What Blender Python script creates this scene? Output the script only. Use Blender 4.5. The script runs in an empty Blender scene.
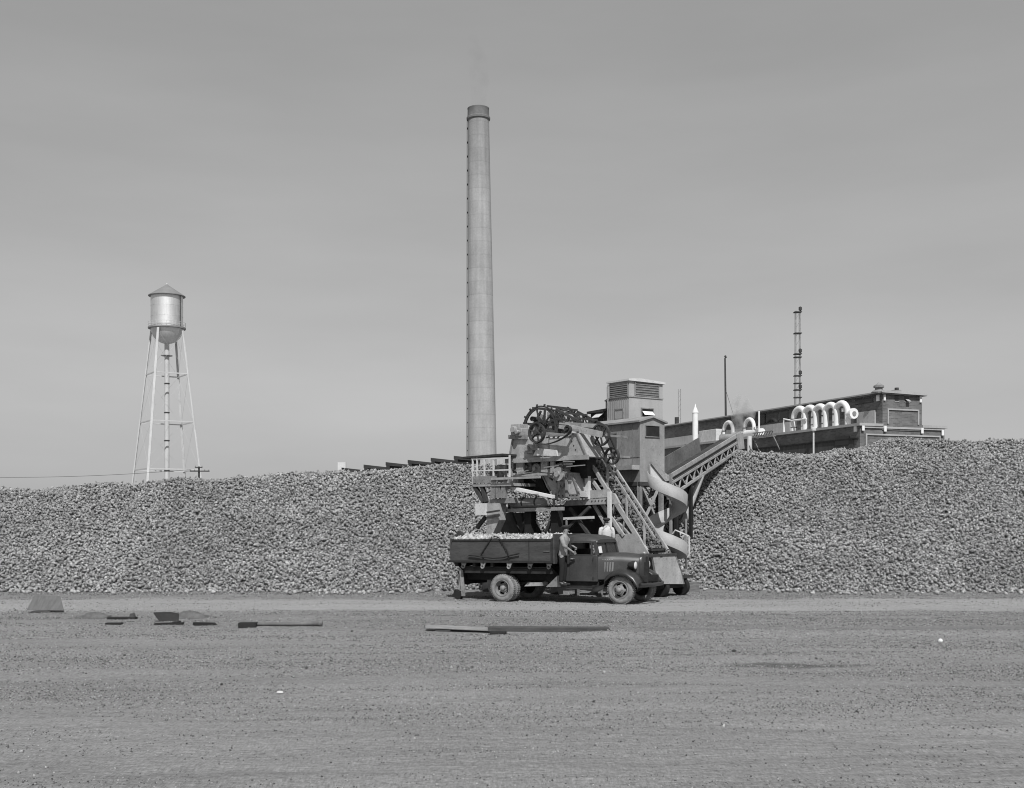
import bpy, math, random
import numpy as np
from mathutils import Vector, Matrix

random.seed(7)
RNG = np.random.default_rng(7)
C = bpy.context.scene.collection
F, HZ, H, CX = 1150.0, 520.0, 2.56, 512.0      # lens in pixels, horizon row, eye height, centre column
R = math.radians

# ------------------------------------------------------------------ materials
MATS = {}
ALB = 0.84
def mat(name, v, var=0.25, scale=4.0, rough=0.75, metal=0.0, stretch=(1, 1, 1), bump=0.0, bscale=None,
        streak=0.0, spec=0.3, rnd=0.0, rust=0.0):
    """grey procedural surface: broad mottling + fine grain, optional vertical streaks, stains and bump"""
    if name in MATS:
        return MATS[name]
    m = bpy.data.materials.new(name); m.use_nodes = True
    nt = m.node_tree; n = nt.nodes; L = nt.links
    b = n['Principled BSDF']
    tc = n.new('ShaderNodeTexCoord')
    mp = n.new('ShaderNodeMapping'); mp.inputs['Scale'].default_value = stretch
    L.new(tc.outputs['Object'], mp.inputs['Vector'])
    def noise(sc, det, vec=mp.outputs['Vector'], ro=0.55):
        t = n.new('ShaderNodeTexNoise'); t.inputs['Scale'].default_value = sc
        t.inputs['Detail'].default_value = det; t.inputs['Roughness'].default_value = ro
        L.new(vec, t.inputs['Vector']); return t.outputs['Fac']
    def math_(op, a, c=None, clamp=False):
        t = n.new('ShaderNodeMath'); t.operation = op; t.use_clamp = clamp
        for i, x in enumerate((a, c)):
            if x is None: continue
            if isinstance(x, (int, float)): t.inputs[i].default_value = x
            else: L.new(x, t.inputs[i])
        return t.outputs[0]
    def mrange(x, a, c, lo, hi):
        t = n.new('ShaderNodeMapRange'); L.new(x, t.inputs[0])
        for i, q in enumerate((a, c, lo, hi)): t.inputs[i + 1].default_value = q
        return t.outputs[0]
    k = mrange(noise(scale, 5), 0.3, 0.7, 1 - var, 1 + var)
    k2 = mrange(noise(scale * 9, 3), 0.3, 0.7, 1 - var * 0.5, 1 + var * 0.5)
    val = math_('MULTIPLY', math_('MULTIPLY', k, k2), v if v >= 0.5 else v * ALB)
    if streak:
        m2 = n.new('ShaderNodeMapping'); m2.inputs['Scale'].default_value = (2.2, 2.2, 0.3)
        L.new(tc.outputs['Object'], m2.inputs['Vector'])
        val = math_('MULTIPLY', val, mrange(noise(1.3, 4, m2.outputs['Vector']), 0.35, 0.7, 1 - streak, 1 + streak * 0.4))
    if rust:
        val = math_('MULTIPLY', val, mrange(noise(scale * 2.3, 8, ro=0.7), 0.55, 0.66, 1.0, 1 - rust))
        val = math_('MULTIPLY', val, mrange(noise(scale * 11, 2, ro=0.5), 0.66, 0.72, 1.0, 1 - rust * 1.6))
    if rnd:
        oi = n.new('ShaderNodeObjectInfo')
        val = math_('MULTIPLY', val, mrange(oi.outputs['Random'], 0, 1, 1 - rnd, 1 + rnd))
    L.new(val, b.inputs['Base Color'])
    b.inputs['Roughness'].default_value = rough
    b.inputs['Metallic'].default_value = metal
    b.inputs['Specular IOR Level'].default_value = spec
    if bump:
        bp = n.new('ShaderNodeBump'); bp.inputs['Strength'].default_value = bump
        bp.inputs['Distance'].default_value = 0.05
        L.new(noise(bscale or scale * 4, 5), bp.inputs['Height']); L.new(bp.outputs[0], b.inputs['Normal'])
    MATS[name] = m
    return m

# ------------------------------------------------------------------ mesh builder
class MB:
    def __init__(s): s.v = []; s.f = []
    def add(s, vs, fs):
        o = len(s.v); s.v += [tuple(p) for p in vs]; s.f += [tuple(i + o for i in f) for f in fs]; return s
    def box(s, lo, hi):
        x0, y0, z0 = lo; x1, y1, z1 = hi
        return s.add([(x0, y0, z0), (x1, y0, z0), (x1, y1, z0), (x0, y1, z0), (x0, y0, z1), (x1, y0, z1), (x1, y1, z1), (x0, y1, z1)],
                     [(0, 3, 2, 1), (4, 5, 6, 7), (0, 1, 5, 4), (1, 2, 6, 5), (2, 3, 7, 6), (3, 0, 4, 7)])
    def bar(s, p, q, w=0.1, h=None, up=(0, 0, 1)):
        h = h or w; p = Vector(p); q = Vector(q); d = (q - p).normalized(); up = Vector(up)
        if abs(d.dot(up)) > 0.97: up = Vector((1, 0, 0))
        a = d.cross(up).normalized() * (w / 2); b = a.cross(d).normalized() * (h / 2)
        c = [p - a - b, p + a - b, p + a + b, p - a + b, q - a - b, q + a - b, q + a + b, q - a + b]
        return s.add(c, [(0, 3, 2, 1), (4, 5, 6, 7), (0, 1, 5, 4), (1, 2, 6, 5), (2, 3, 7, 6), (3, 0, 4, 7)])
    def tube(s, pts, r, n=8, cap=True, closed=False):
        pts = [Vector(p) for p in pts]; N = len(pts); rr = r if isinstance(r, (list, tuple)) else [r] * N
        vs = []; fs = []; ref = None
        for i, p in enumerate(pts):
            if closed: d = pts[(i + 1) % N] - pts[i - 1]
            else: d = pts[min(i + 1, N - 1)] - pts[max(i - 1, 0)]
            d.normalize()
            if ref is None: ref = Vector((0, 0, 1)) if abs(d.z) < 0.9 else Vector((1, 0, 0))
            a = d.cross(ref); a.normalize(); b = a.cross(d).normalized(); ref = b
            for k in range(n):
                t = 2 * math.pi * k / n; vs.append(p + (a * math.cos(t) + b * math.sin(t)) * rr[i])
        for i in range(N if closed else N - 1):
            j = (i + 1) % N
            for k in range(n):
                l = (k + 1) % n; fs.append((i * n + k, j * n + k, j * n + l, i * n + l))
        if cap and not closed:
            fs.append(tuple(range(n))); fs.append(tuple((N - 1) * n + k for k in reversed(range(n))))
        return s.add(vs, fs)
    def lathe(s, prof, n=24, M=None, cap=True):
        """prof: [(radius, height)] turned about local z, placed by matrix M"""
        M = M or Matrix(); vs = []; fs = []
        for r, z in prof:
            for k in range(n):
                t = 2 * math.pi * k / n; vs.append(M @ Vector((r * math.cos(t), r * math.sin(t), z)))
        P = len(prof)
        for i in range(P - 1):
            for k in range(n):
                l = (k + 1) % n; fs.append((i * n + k, i * n + l, (i + 1) * n + l, (i + 1) * n + k))
        if cap:
            fs.append(tuple(reversed(range(n)))); fs.append(tuple((P - 1) * n + k for k in range(n)))
        return s.add(vs, fs)
    def prism(s, pts, ext):
        pts = [Vector(p) for p in pts]; e = Vector(ext); n = len(pts)
        return s.add(pts + [p + e for p in pts],
                     [tuple(range(n)), tuple(reversed(range(n, 2 * n)))] + [(i, i + n, (i + 1) % n + n, (i + 1) % n) for i in range(n)])
    def loft(s, rings, cap=True):
        n = len(rings[0]); vs = [p for r in rings for p in r]; fs = []
        for i in range(len(rings) - 1):
            for k in range(n):
                l = (k + 1) % n; fs.append((i * n + k, i * n + l, (i + 1) * n + l, (i + 1) * n + k))
        if cap: fs += [tuple(reversed(range(n))), tuple((len(rings) - 1) * n + k for k in range(n))]
        return s.add(vs, fs)
    def build(s, name, m, parent=None, smooth=None, loc=None, bevel=0.0, solid=0.0):
        me = bpy.data.meshes.new(name); me.from_pydata(s.v, [], s.f); me.materials.append(m)
        import bmesh
        bm = bmesh.new(); bm.from_mesh(me); bmesh.ops.recalc_face_normals(bm, faces=bm.faces); bm.to_mesh(me); bm.free()
        if smooth is not None:
            me.polygons.foreach_set('use_smooth', [True] * len(me.polygons)); me.set_sharp_from_angle(angle=R(smooth))
        o = bpy.data.objects.new(name, me); C.objects.link(o)
        if parent: o.parent = parent
        if loc: o.location = loc
        if solid:
            d = o.modifiers.new('s', 'SOLIDIFY'); d.thickness = solid; d.offset = 0
        if bevel:
            d = o.modifiers.new('b', 'BEVEL'); d.width = bevel; d.segments = 2; d.limit_method = 'ANGLE'; d.angle_limit = R(35)
        return o

def tag(o, label, cat, group=None, kind=None):
    if label: o['label'] = label
    if cat: o['category'] = cat
    if group: o['group'] = group
    if kind: o['kind'] = kind
    return o
def empty(name, loc, rz=0.0):
    o = bpy.data.objects.new(name, None); o.empty_display_size = 0.3; C.objects.link(o)
    o.location = loc; o.rotation_euler = (0, 0, rz); return o
def copy_tree(o, parent=None):
    c = o.copy(); C.objects.link(c)
    if parent: c.parent = parent
    for ch in list(o.children): copy_tree(ch, c)
    return c
def P(px, py, Y):
    """world point seen at pixel (px, py) at distance Y in front of the camera's standpoint"""
    return Vector(((px - CX) / F * Y, Y, H + (HZ - py) / F * Y))
def rotX(a): return Matrix.Rotation(a, 4, 'X')
def rotY(a): return Matrix.Rotation(a, 4, 'Y')
def T(x, y, z): return Matrix.Translation((x, y, z))

class Frame:
    """a thing's own axes: local x = v, y = u (heading rz), with pixel look-ups onto its planes"""
    def __init__(s, ox, oy, rz): s.o = Vector((ox, oy)); s.rz = rz; s.v = Vector((math.cos(rz), math.sin(rz))); s.u = Vector((-math.sin(rz), math.cos(rz)))
    def onx(s, px, py, b, dz=0.0):                # plane local x = b
        k = (px - CX) / F; q = s.o + s.v * b
        a = (k * q.y - q.x) / (s.u.x - k * s.u.y); Y = q.y + s.u.y * a
        return Vector((b, a, H + (HZ - py) / F * Y - dz))
    def ony(s, px, py, a, dz=0.0):
        k = (px - CX) / F; q = s.o + s.u * a
        b = (k * q.y - q.x) / (s.v.x - k * s.v.y); Y = q.y + s.v.y * b
        return Vector((b, a, H + (HZ - py) / F * Y - dz))

# ------------------------------------------------------------------ camera, light, sky
cam_d = bpy.data.cameras.new('camera'); cam = bpy.data.objects.new('camera', cam_d); C.objects.link(cam)
cam.location = (0, 0, H); cam.rotation_euler = (R(90), 0, 0)
cam_d.sensor_width = 36; cam_d.lens = 36 * F / 1024; cam_d.shift_y = (HZ - 394) / 1024
cam_d.clip_start = 0.2; cam_d.clip_end = 20000
S = bpy.context.scene; S.camera = cam
S.view_settings.view_transform = 'Standard'; S.view_settings.look = 'None'
S.view_settings.exposure = 0.0; S.view_settings.gamma = 1.0; S.view_settings.use_curve_mapping = False
S.cycles.pixel_filter_type = 'BLACKMAN_HARRIS'; S.cycles.filter_width = 1.05
S.render.resolution_x, S.render.resolution_y = 1024, 788

SUN_EL, SUN_AZ = R(50), R(8)                    # azimuth: to the right of straight behind the camera
ts = Vector((math.sin(SUN_AZ) * math.cos(SUN_EL), -math.cos(SUN_AZ) * math.cos(SUN_EL), math.sin(SUN_EL)))
sl = bpy.data.lights.new('sun', 'SUN'); sl.energy = 4.5; sl.angle = R(0.53); sl.color = (1, 1, 1)
so = bpy.data.objects.new('sun', sl); C.objects.link(so); so.rotation_euler = ts.to_track_quat('Z', 'Y').to_euler()
so.location = (10, -30, 40)
W = bpy.data.worlds.new('World'); S.world = W; W.use_nodes = True
nt = W.node_tree; bg = nt.nodes['Background']
sky = nt.nodes.new('ShaderNodeTexSky'); sky.sky_type = 'NISHITA'; sky.sun_disc = False
sky.sun_elevation = SUN_EL; sky.sun_rotation = math.atan2(ts.x, ts.y); sky.air_density = 1.0; sky.dust_density = 0.6; sky.ozone_density = 1.0
sep = nt.nodes.new('ShaderNodeSeparateColor'); nt.links.new(sky.outputs[0], sep.inputs[0])
def wmath(op, a, b):
    t = nt.nodes.new('ShaderNodeMath'); t.operation = op
    for i, x in enumerate((a, b)):
        if isinstance(x, (int, float)): t.inputs[i].default_value = x
        else: nt.links.new(x, t.inputs[i])
    return t.outputs[0]
SKY_K = 1.57
# black and white film: mostly blue and green sensitive
bw = wmath('ADD', wmath('ADD', wmath('MULTIPLY', sep.outputs[0], 0.0), wmath('MULTIPLY', sep.outputs[1], 0.10)), wmath('MULTIPLY', sep.outputs[2], 0.90))
bw = wmath('MULTIPLY', wmath('POWER', bw, 0.58), SKY_K)      # shoulder of the film curve
# faint thin high cloud
tc = nt.nodes.new('ShaderNodeTexCoord'); mp = nt.nodes.new('ShaderNodeMapping'); mp.inputs['Scale'].default_value = (1.5, 1.5, 7)
mp.inputs['Rotation'].default_value = (0, R(14), 0)
nt.links.new(tc.outputs['Generated'], mp.inputs['Vector'])
nz = nt.nodes.new('ShaderNodeTexNoise'); nz.inputs['Scale'].default_value = 2.2; nz.inputs['Detail'].default_value = 6
nt.links.new(mp.outputs[0], nz.inputs['Vector'])
mr = nt.nodes.new('ShaderNodeMapRange'); nt.links.new(nz.outputs['Fac'], mr.inputs[0])
mr.inputs[1].default_value = 0.35; mr.inputs[2].default_value = 0.7; mr.inputs[3].default_value = 0.97; mr.inputs[4].default_value = 1.06
bw = wmath('MULTIPLY', bw, mr.outputs[0])
nt.links.new(bw, bg.inputs['Color']); bg.inputs['Strength'].default_value = 0.10

# ------------------------------------------------------------------ ground
def vnoise(x, y, seed=0):
    """smooth value noise on arrays"""
    xi = np.floor(x).astype(np.int64); yi = np.floor(y).astype(np.int64); fx = x - xi; fy = y - yi
    fx = fx * fx * (3 - 2 * fx); fy = fy * fy * (3 - 2 * fy)
    def h(a, b):
        n = (a * 374761393 + b * 668265263 + seed * 982451653) & 0xffffffff
        n = ((n ^ (n >> 13)) * 1274126177) & 0xffffffff
        return ((n ^ (n >> 16)) & 0xffff) / 65535.0
    return (h(xi, yi) * (1 - fx) + h(xi + 1, yi) * fx) * (1 - fy) + (h(xi, yi + 1) * (1 - fx) + h(xi + 1, yi + 1) * fx) * fy
def gz(x, y):
    x = np.asarray(x, float); y = np.asarray(y, float)
    near = np.exp(-np.maximum(0, y - 44) / 4) * np.exp(-np.maximum(0, np.abs(x) - 45) / 6)
    h = 0.05 * (vnoise(x * 0.18, y * 0.5, 1) - 0.5) + 0.035 * (vnoise(x * 0.35 + 9, y * 2.2, 2) - 0.5) + 0.02 * (vnoise(x * 1.1, y * 5.5, 3) - 0.5)
    h += 0.025 * (vnoise(x * 3.1, y * 7.0, 5) - 0.5)
    yr = 25.2 + 0.035 * x + 0.7 * (vnoise(x * 0.14, x * 0 + 4, 4) - 0.5)             # old rut with a berm on its near lip
    am = np.clip((x + 1) / 3, 0, 1) * (0.35 + 0.65 * vnoise(x * 0.33, x * 0 + 1, 6))
    h += am * (0.17 * np.exp(-((y - yr) / 0.33) ** 2) - 0.07 * np.exp(-((y - yr - 1.1) / 0.6) ** 2))
    yl = 27.4 + 0.02 * x
    h += np.clip((-x - 4) / 3, 0, 1) * 0.05 * np.exp(-((y - yl) / 0.4) ** 2)
    t = np.clip((39.5 - np.hypot(x - 1, (y - 36.5) * 1.2)) / 39, 0, 1)
    damp = 1 - np.exp(-(((x - 1.5) / 5) ** 2 + ((y - 37) / 3.2) ** 2))                # hard level ground under the lorry
    h = h * damp - 0.06 * np.exp(-(((x + 0.6) / 2.2) ** 2 + ((y - 37.2) / 1.8) ** 2))
    return h * near
def grid_mesh(name, xs, ys, fn, m):
    X, Y = np.meshgrid(xs, ys); Z = fn(X, Y); nx, ny = len(xs), len(ys)
    co = np.stack([X, Y, Z], -1).reshape(-1, 3)
    i = (np.arange(ny - 1)[:, None] * nx + np.arange(nx - 1)[None]).reshape(-1)
    q = np.stack([i, i + 1, i + nx + 1, i + nx], -1)
    return np_mesh(name, co, q, m)
def np_mesh(name, co, faces, m, smooth=True, col=None):
    me = bpy.data.meshes.new(name); n = len(co); k = faces.shape[1]
    me.vertices.add(n); me.vertices.foreach_set('co', co.astype(np.float32).ravel())
    me.loops.add(faces.size); me.loops.foreach_set('vertex_index', faces.astype(np.int32).ravel())
    me.polygons.add(len(faces)); me.polygons.foreach_set('loop_start', (np.arange(len(faces)) * k).astype(np.int32))
    me.polygons.foreach_set('use_smooth', np.full(len(faces), smooth))
    if col is not None:
        a = me.attributes.new('tone', 'FLOAT', 'POINT'); a.data.foreach_set('value', col.astype(np.float32))
    me.update(); me.validate(); me.materials.append(m)
    o = bpy.data.objects.new(name, me); C.objects.link(o); return o

def ground_material():
    m = bpy.data.materials.new('packed_earth'); m.use_nodes = True
    nt = m.node_tree; n = nt.nodes; L = nt.links; b = n['Principled BSDF']
    tc = n.new('ShaderNodeTexCoord')
    def noise(sc, det, st, ro=0.6):
        mp = n.new('ShaderNodeMapping'); mp.inputs['Scale'].default_value = st; mp.inputs['Rotation'].default_value = (0, 0, R(1.5))
        L.new(tc.outputs['Object'], mp.inputs['Vector'])
        t = n.new('ShaderNodeTexNoise'); t.inputs['Scale'].default_value = sc; t.inputs['Detail'].default_value = det; t.inputs['Roughness'].default_value = ro
        L.new(mp.outputs[0], t.inputs['Vector']); return t.outputs['Fac']
    def M(op, a, c):
        t = n.new('ShaderNodeMath'); t.operation = op
        for i, x in enumerate((a, c)):
            if isinstance(x, (int, float)): t.inputs[i].default_value = x
            else: L.new(x, t.inputs[i])
        return t.outputs[0]
    def mr(x, a, c, lo, hi, smooth=False):
        t = n.new('ShaderNodeMapRange'); L.new(x, t.inputs[0])
        if smooth: t.interpolation_type = 'SMOOTHSTEP'
        for i, q in enumerate((a, c, lo, hi)): t.inputs[i + 1].default_value = q
        return t.outputs[0]
    sx = n.new('ShaderNodeSeparateXYZ'); L.new(tc.outputs['Object'], sx.inputs[0])
    y = M('ADD', sx.outputs[1], M('MULTIPLY', M('SUBTRACT', noise(0.25, 4, (0.4, 1, 1)), 0.5), 3.0))
    val = mr(noise(0.5, 5, (0.4, 0.8, 1)), 0.3, 0.7, 0.90, 1.10)
    streak = mr(noise(1.1, 7, (0.22, 1.6, 1), 0.72), 0.50, 0.72, 1.0, 0.80)       # tyre tracks and dragged soil
    fine = mr(noise(6, 6, (1.4, 1.0, 1), 0.75), 0.3, 0.7, 0.84, 1.16)
    grit = mr(noise(14, 4, (2.6, 0.6, 1), 0.8), 0.32, 0.68, 0.70, 1.30)
    dark = mr(noise(8, 4, (0.6, 1.0, 1), 0.8), 0.60, 0.68, 1.0, 0.62)           # scattered clods
    for k in (streak, fine, grit, dark): val = M('MULTIPLY', val, k)
    band = M('MULTIPLY', mr(y, 31.6, 33.0, 0, 1, True), mr(y, 36.6, 37.6, 1, 0, True))   # hard dry wheel track
    val = M('MULTIPLY', val, mr(band, 0, 1, 1.0, 1.28))
    val = M('MULTIPLY', val, M('SUBTRACT', 1.0, M('MULTIPLY', M('MULTIPLY', mr(y, 26.5, 27.5, 0, 1, True), mr(y, 31, 32.4, 1, 0, True)), 0.10)))
    val = M('MULTIPLY', val, mr(y, 37.2, 38.6, 1.0, 0.86, True))
    val = M('MULTIPLY', val, mr(y, 15.5, 17.5, 1.06, 1.0, True))
    wob = M('MULTIPLY', M('SUBTRACT', noise(0.35, 4, (1, 0.2, 1)), 0.5), 1.3)                   # damp loose soil in the rut
    rr = M('SUBTRACT', M('ADD', sx.outputs[1], wob), M('ADD', M('MULTIPLY', sx.outputs[0], 0.035), 25.9))
    rut = M('MULTIPLY', M('MULTIPLY', mr(rr, -0.35, 0.0, 0, 1, True), mr(rr, 0.9, 1.6, 1, 0, True)), mr(sx.outputs[0], -1, 4.5, 0, 1, True))
    val = M('MULTIPLY', val, mr(M('MULTIPLY', rut, mr(noise(1.2, 4, (0.35, 1.2, 1)), 0.35, 0.6, 0.2, 1)), 0, 1, 1.0, 0.74))
    ox = M('DIVIDE', M('SUBTRACT', sx.outputs[0], 5.0), 1.5); oy = M('DIVIDE', M('SUBTRACT', sx.outputs[1], 20.35), 0.55)   # damp oil stain
    rad = M('ADD', M('ADD', M('MULTIPLY', ox, ox), M('MULTIPLY', oy, oy)), M('MULTIPLY', noise(3, 5, (0.4, 2.5, 1)), 1.6))
    val = M('MULTIPLY', val, mr(rad, 1.0, 1.8, 0.48, 1.0))
    val = M('MULTIPLY', val, GROUND_V * ALB)
    L.new(val, b.inputs['Base Color']); b.inputs['Roughness'].default_value = 0.95; b.inputs['Specular IOR Level'].default_value = 0.1
    bp = n.new('ShaderNodeBump'); bp.inputs['Strength'].default_value = 0.9; bp.inputs['Distance'].default_value = 0.05
    L.new(M('ADD', noise(14, 6, (0.6, 1.3, 1), 0.7), M('MULTIPLY', noise(2.2, 4, (0.25, 1.6, 1)), 1.2)), bp.inputs['Height']); L.new(bp.outputs[0], b.inputs['Normal'])
    return m
GROUND_V = 0.272
xs = np.concatenate([[-6000, -2500, -1000, -400, -160, -90], np.arange(-60, -26, 1.0), np.arange(-26, 26, 0.16), np.arange(26, 61, 1.0), [90, 160, 400, 1000, 2500, 6000]])
ys = np.concatenate([[-300, -60, -15, 0, 6], np.arange(9, 45, 0.12), [46, 50, 60, 90, 150, 300, 600, 1500, 4000, 9000]])
gr = grid_mesh('ground', xs, ys, gz, ground_material()); gr['kind'] = 'structure'

# pebbles and clods on the ground
def scatter_mesh(name, pts, size, m, base_co, base_f, tone, rot=None, smooth=True):
    n = len(pts); k = len(base_co)
    if rot is None:
        q = RNG.normal(size=(n, 4)); q /= np.linalg.norm(q, axis=1)[:, None]; w, x, y, z = q.T
        rot = np.stack([1 - 2 * (y * y + z * z), 2 * (x * y - z * w), 2 * (x * z + y * w), 2 * (x * y + z * w), 1 - 2 * (x * x + z * z), 2 * (y * z - x * w),
                        2 * (x * z - y * w), 2 * (y * z + x * w), 1 - 2 * (x * x + y * y)], -1).reshape(n, 3, 3)
    sc = size if size.ndim == 2 else size[:, None] * RNG.uniform(0.7, 1.3, (n, 3))
    co = base_co[None] * sc[:, None, :]
    co = np.einsum('nij,nkj->nki', rot, co) + pts[:, None, :]
    fc = base_f[None] + (np.arange(n) * k)[:, None, None]
    return np_mesh(name, co.reshape(-1, 3), fc.reshape(-1, base_f.shape[1]), m, smooth, np.repeat(tone, k))
def tone_mat(name, v, spots=0.25, scale=30, rough=0.85):
    m = bpy.data.materials.new(name); m.use_nodes = True; nt = m.node_tree; n = nt.nodes; L = nt.links; b = n['Principled BSDF']
    at = n.new('ShaderNodeAttribute'); at.attribute_name = 'tone'
    tc = n.new('ShaderNodeTexCoord'); nz = n.new('ShaderNodeTexNoise'); nz.inputs['Scale'].default_value = scale; nz.inputs['Detail'].default_value = 3
    L.new(tc.outputs['Object'], nz.inputs['Vector'])
    mr = n.new('ShaderNodeMapRange'); L.new(nz.outputs['Fac'], mr.inputs[0])
    for i, q in enumerate((0.3, 0.7, v * ALB * (1 - spots), v * ALB * (1 + spots))): mr.inputs[i + 1].default_value = q
    t = n.new('ShaderNodeMath'); t.operation = 'MULTIPLY'; L.new(at.outputs['Fac'], t.inputs[0]); L.new(mr.outputs[0], t.inputs[1])
    L.new(t.outputs[0], b.inputs['Base Color']); b.inputs['Roughness'].default_value = rough; b.inputs['Specular IOR Level'].default_value = 0.15
    return m
oc = np.array([(1, 0, 0), (-1, 0, 0), (0, 1, 0), (0, -1, 0), (0, 0, .8), (0, 0, -.8)], float)
of = np.array([(0, 2, 4), (2, 1, 4), (1, 3, 4), (3, 0, 4), (2, 0, 5), (1, 2, 5), (3, 1, 5), (0, 3, 5)])
N = 420000
gy = 10.5 + 30 * RNG.random(N) ** 1.15; gx = (RNG.random(N) - 0.5) * 1.15 * gy
dens = vnoise(gx * 0.10, gy * 1.5, 11) * 0.55 + vnoise(gx * 0.45, gy * 3.6, 12) * 0.45
keep = (dens > RNG.uniform(0.28, 0.80, N)) & ~((gy < 16.5) & (RNG.random(N) < 0.6 * np.clip((16.5 - gy) / 3, 0, 1) + .2)) & ~((gy > 32.3) & (gy < 37) & (RNG.random(N) < 0.85))
gx, gy = gx[keep], gy[keep]; n = len(gx)
sz = (0.005 + 0.012 * RNG.random(n) ** 2) * (0.55 + gy / 38) + (RNG.random(n) < 0.006) * 0.022 * RNG.random(n)
gv = scatter_mesh('gravel', np.stack([gx, gy, gz(gx, gy) + sz * 0.3], -1), sz, tone_mat('gravel_stone', 0.27), oc, of, np.where(RNG.random(n) < .6, RNG.uniform(0.2, 0.8, n), RNG.uniform(.9, 1.7, n)))
tag(gv, 'small stones and clods strewn over the bare yard', None, kind='stuff')

# ------------------------------------------------------------------ the beet piles
cp = np.array([(-700, 492), (-120, 491), (45, 490), (75, 489), (100, 487.5), (125, 488), (150, 485), (180, 483.5), (220, 482), (260, 479.5), (300, 476), (340, 474), (350, 476), (380, 472), (420, 469), (455, 466), (500, 465),
               (560, 466), (620, 472), (662, 480), (678, 496), (689, 505), (699, 489), (714, 470), (729, 455), (742, 452), (765, 453.5), (800, 456), (822, 456.5), (845, 451.5), (866, 450), (883, 446.5), (893, 441), (925, 441), (955, 444), (985, 442), (1024, 440), (1200, 439), (1800, 441)], float)
TANR = math.tan(R(36))
def foot(x):
    f = 41.0 + 0.5 * (vnoise(x * 0.25, x * 0 + 3, 21) - 0.5) + 0.35 * (vnoise(x * 1.1, x * 0 + 8, 22) - 0.5)
    return f + 2.3 * np.exp(-((x - 3.3) / 5.4) ** 4)                # the heap is cut back round the machine
def crest_tab():
    X = []; Z = []
    for px, py in cp:
        Y = 48.0
        for _ in range(8):
            z = H + (HZ - py) / F * Y; x = (px - CX) / F * Y; Y = float(foot(np.array(x))) + z / TANR
        X.append((px - CX) / F * Y); Z.append(z)
    return np.array(X), np.array(Z)
CXT, CZT = crest_tab()
def pile_z(x, y):
    hc = np.interp(x, CXT, CZT) + 0.26 * (vnoise(x * 0.6, y * 0.6, 31) - 0.5) + 0.20 * (vnoise(x * 1.7, y * 1.7, 32) - 0.5)
    s = (y - foot(x)) * TANR + 0.32 * (vnoise(x * 0.45, y * 0.45, 33) - 0.5) + 0.2 * (vnoise(x * 1.4, y * 1.4, 34) - 0.5)
    k = 0.18
    e = np.clip(0.5 + 0.5 * (hc - s) / k, 0, 1); top = hc * (1 - e) + s * e - k * e * (1 - e)
    back = (70 - y) * 0.8
    return np.minimum(top, back)
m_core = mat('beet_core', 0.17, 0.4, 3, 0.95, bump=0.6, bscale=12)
bx = np.arange(-34, 36.01, 0.22); by = np.arange(40.2, 72, 0.22)
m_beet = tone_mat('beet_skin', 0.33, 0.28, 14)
# beets: tapered roots, six sided with a blunt crown
prof = [(0.02, 0.50), (0.62, 0.44), (1.0, 0.18), (0.86, -0.12), (0.45, -0.5), (0.10, -0.95)]
bc = np.array([(r * math.cos(2 * math.pi * k / 6 + i * 0.4), r * math.sin(2 * math.pi * k / 6 + i * 0.4), z) for i, (r, z) in enumerate(prof) for k in range(6)])
bf = np.array([(i * 6 + k, (i + 1) * 6 + k, (i + 1) * 6 + (k + 1) % 6, i * 6 + (k + 1) % 6) for i in range(len(prof) - 1) for k in range(6)])
def beets(name, x, y, z, m, smin=0.029, smax=0.060):
    n = len(x); w = RNG.uniform(smin, smax, n)
    sc = np.stack([w * RNG.uniform(0.85, 1.15, n), w * RNG.uniform(0.85, 1.15, n), w * RNG.uniform(1.2, 2.2, n)], -1)
    tone = np.clip(RNG.normal(1.0, 0.18, n), 0.5, 1.5) * np.where(RNG.random(n) < 0.07, 0.6, 1.0) * np.where(RNG.random(n) < 0.03, 1.25, 1.0) * (0.86 + 0.28 * vnoise(x * 0.4, y * 0.4 + z, 91))
    return scatter_mesh(name, np.stack([x, y, z], -1), sc, m, bc, bf, tone, smooth=False)
X, Y = np.meshgrid(np.arange(-28, 30, 0.083), np.arange(40.4, 54.5, 0.070))
X = X.ravel() + RNG.uniform(-.05, .05, X.size); Y = Y.ravel() + RNG.uniform(-.045, .045, Y.size)
Z = pile_z(X, Y)
slope_end = foot(X) + np.interp(X, CXT, CZT) / TANR
k = (Z > 0.0) & (Y < slope_end + 2.2)
X, Y, Z = X[k], Y[k], Z[k]
Z = Z + RNG.uniform(-0.05, 0.07, len(Z)) + RNG.uniform(.03, .10, len(Z)) * (RNG.random(len(Z)) < 0.08)
# core earth-dark heap under the outer layer and the outer layer itself: one object
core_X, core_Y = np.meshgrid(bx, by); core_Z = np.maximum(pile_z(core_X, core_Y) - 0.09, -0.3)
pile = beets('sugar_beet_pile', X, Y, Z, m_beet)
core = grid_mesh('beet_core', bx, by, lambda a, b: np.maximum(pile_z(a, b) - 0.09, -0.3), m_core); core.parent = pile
tag(pile, 'long high heap of thousands of pale sugar beets across the yard', None, kind='stuff')
core['kind'] = 'stuff'
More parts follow.
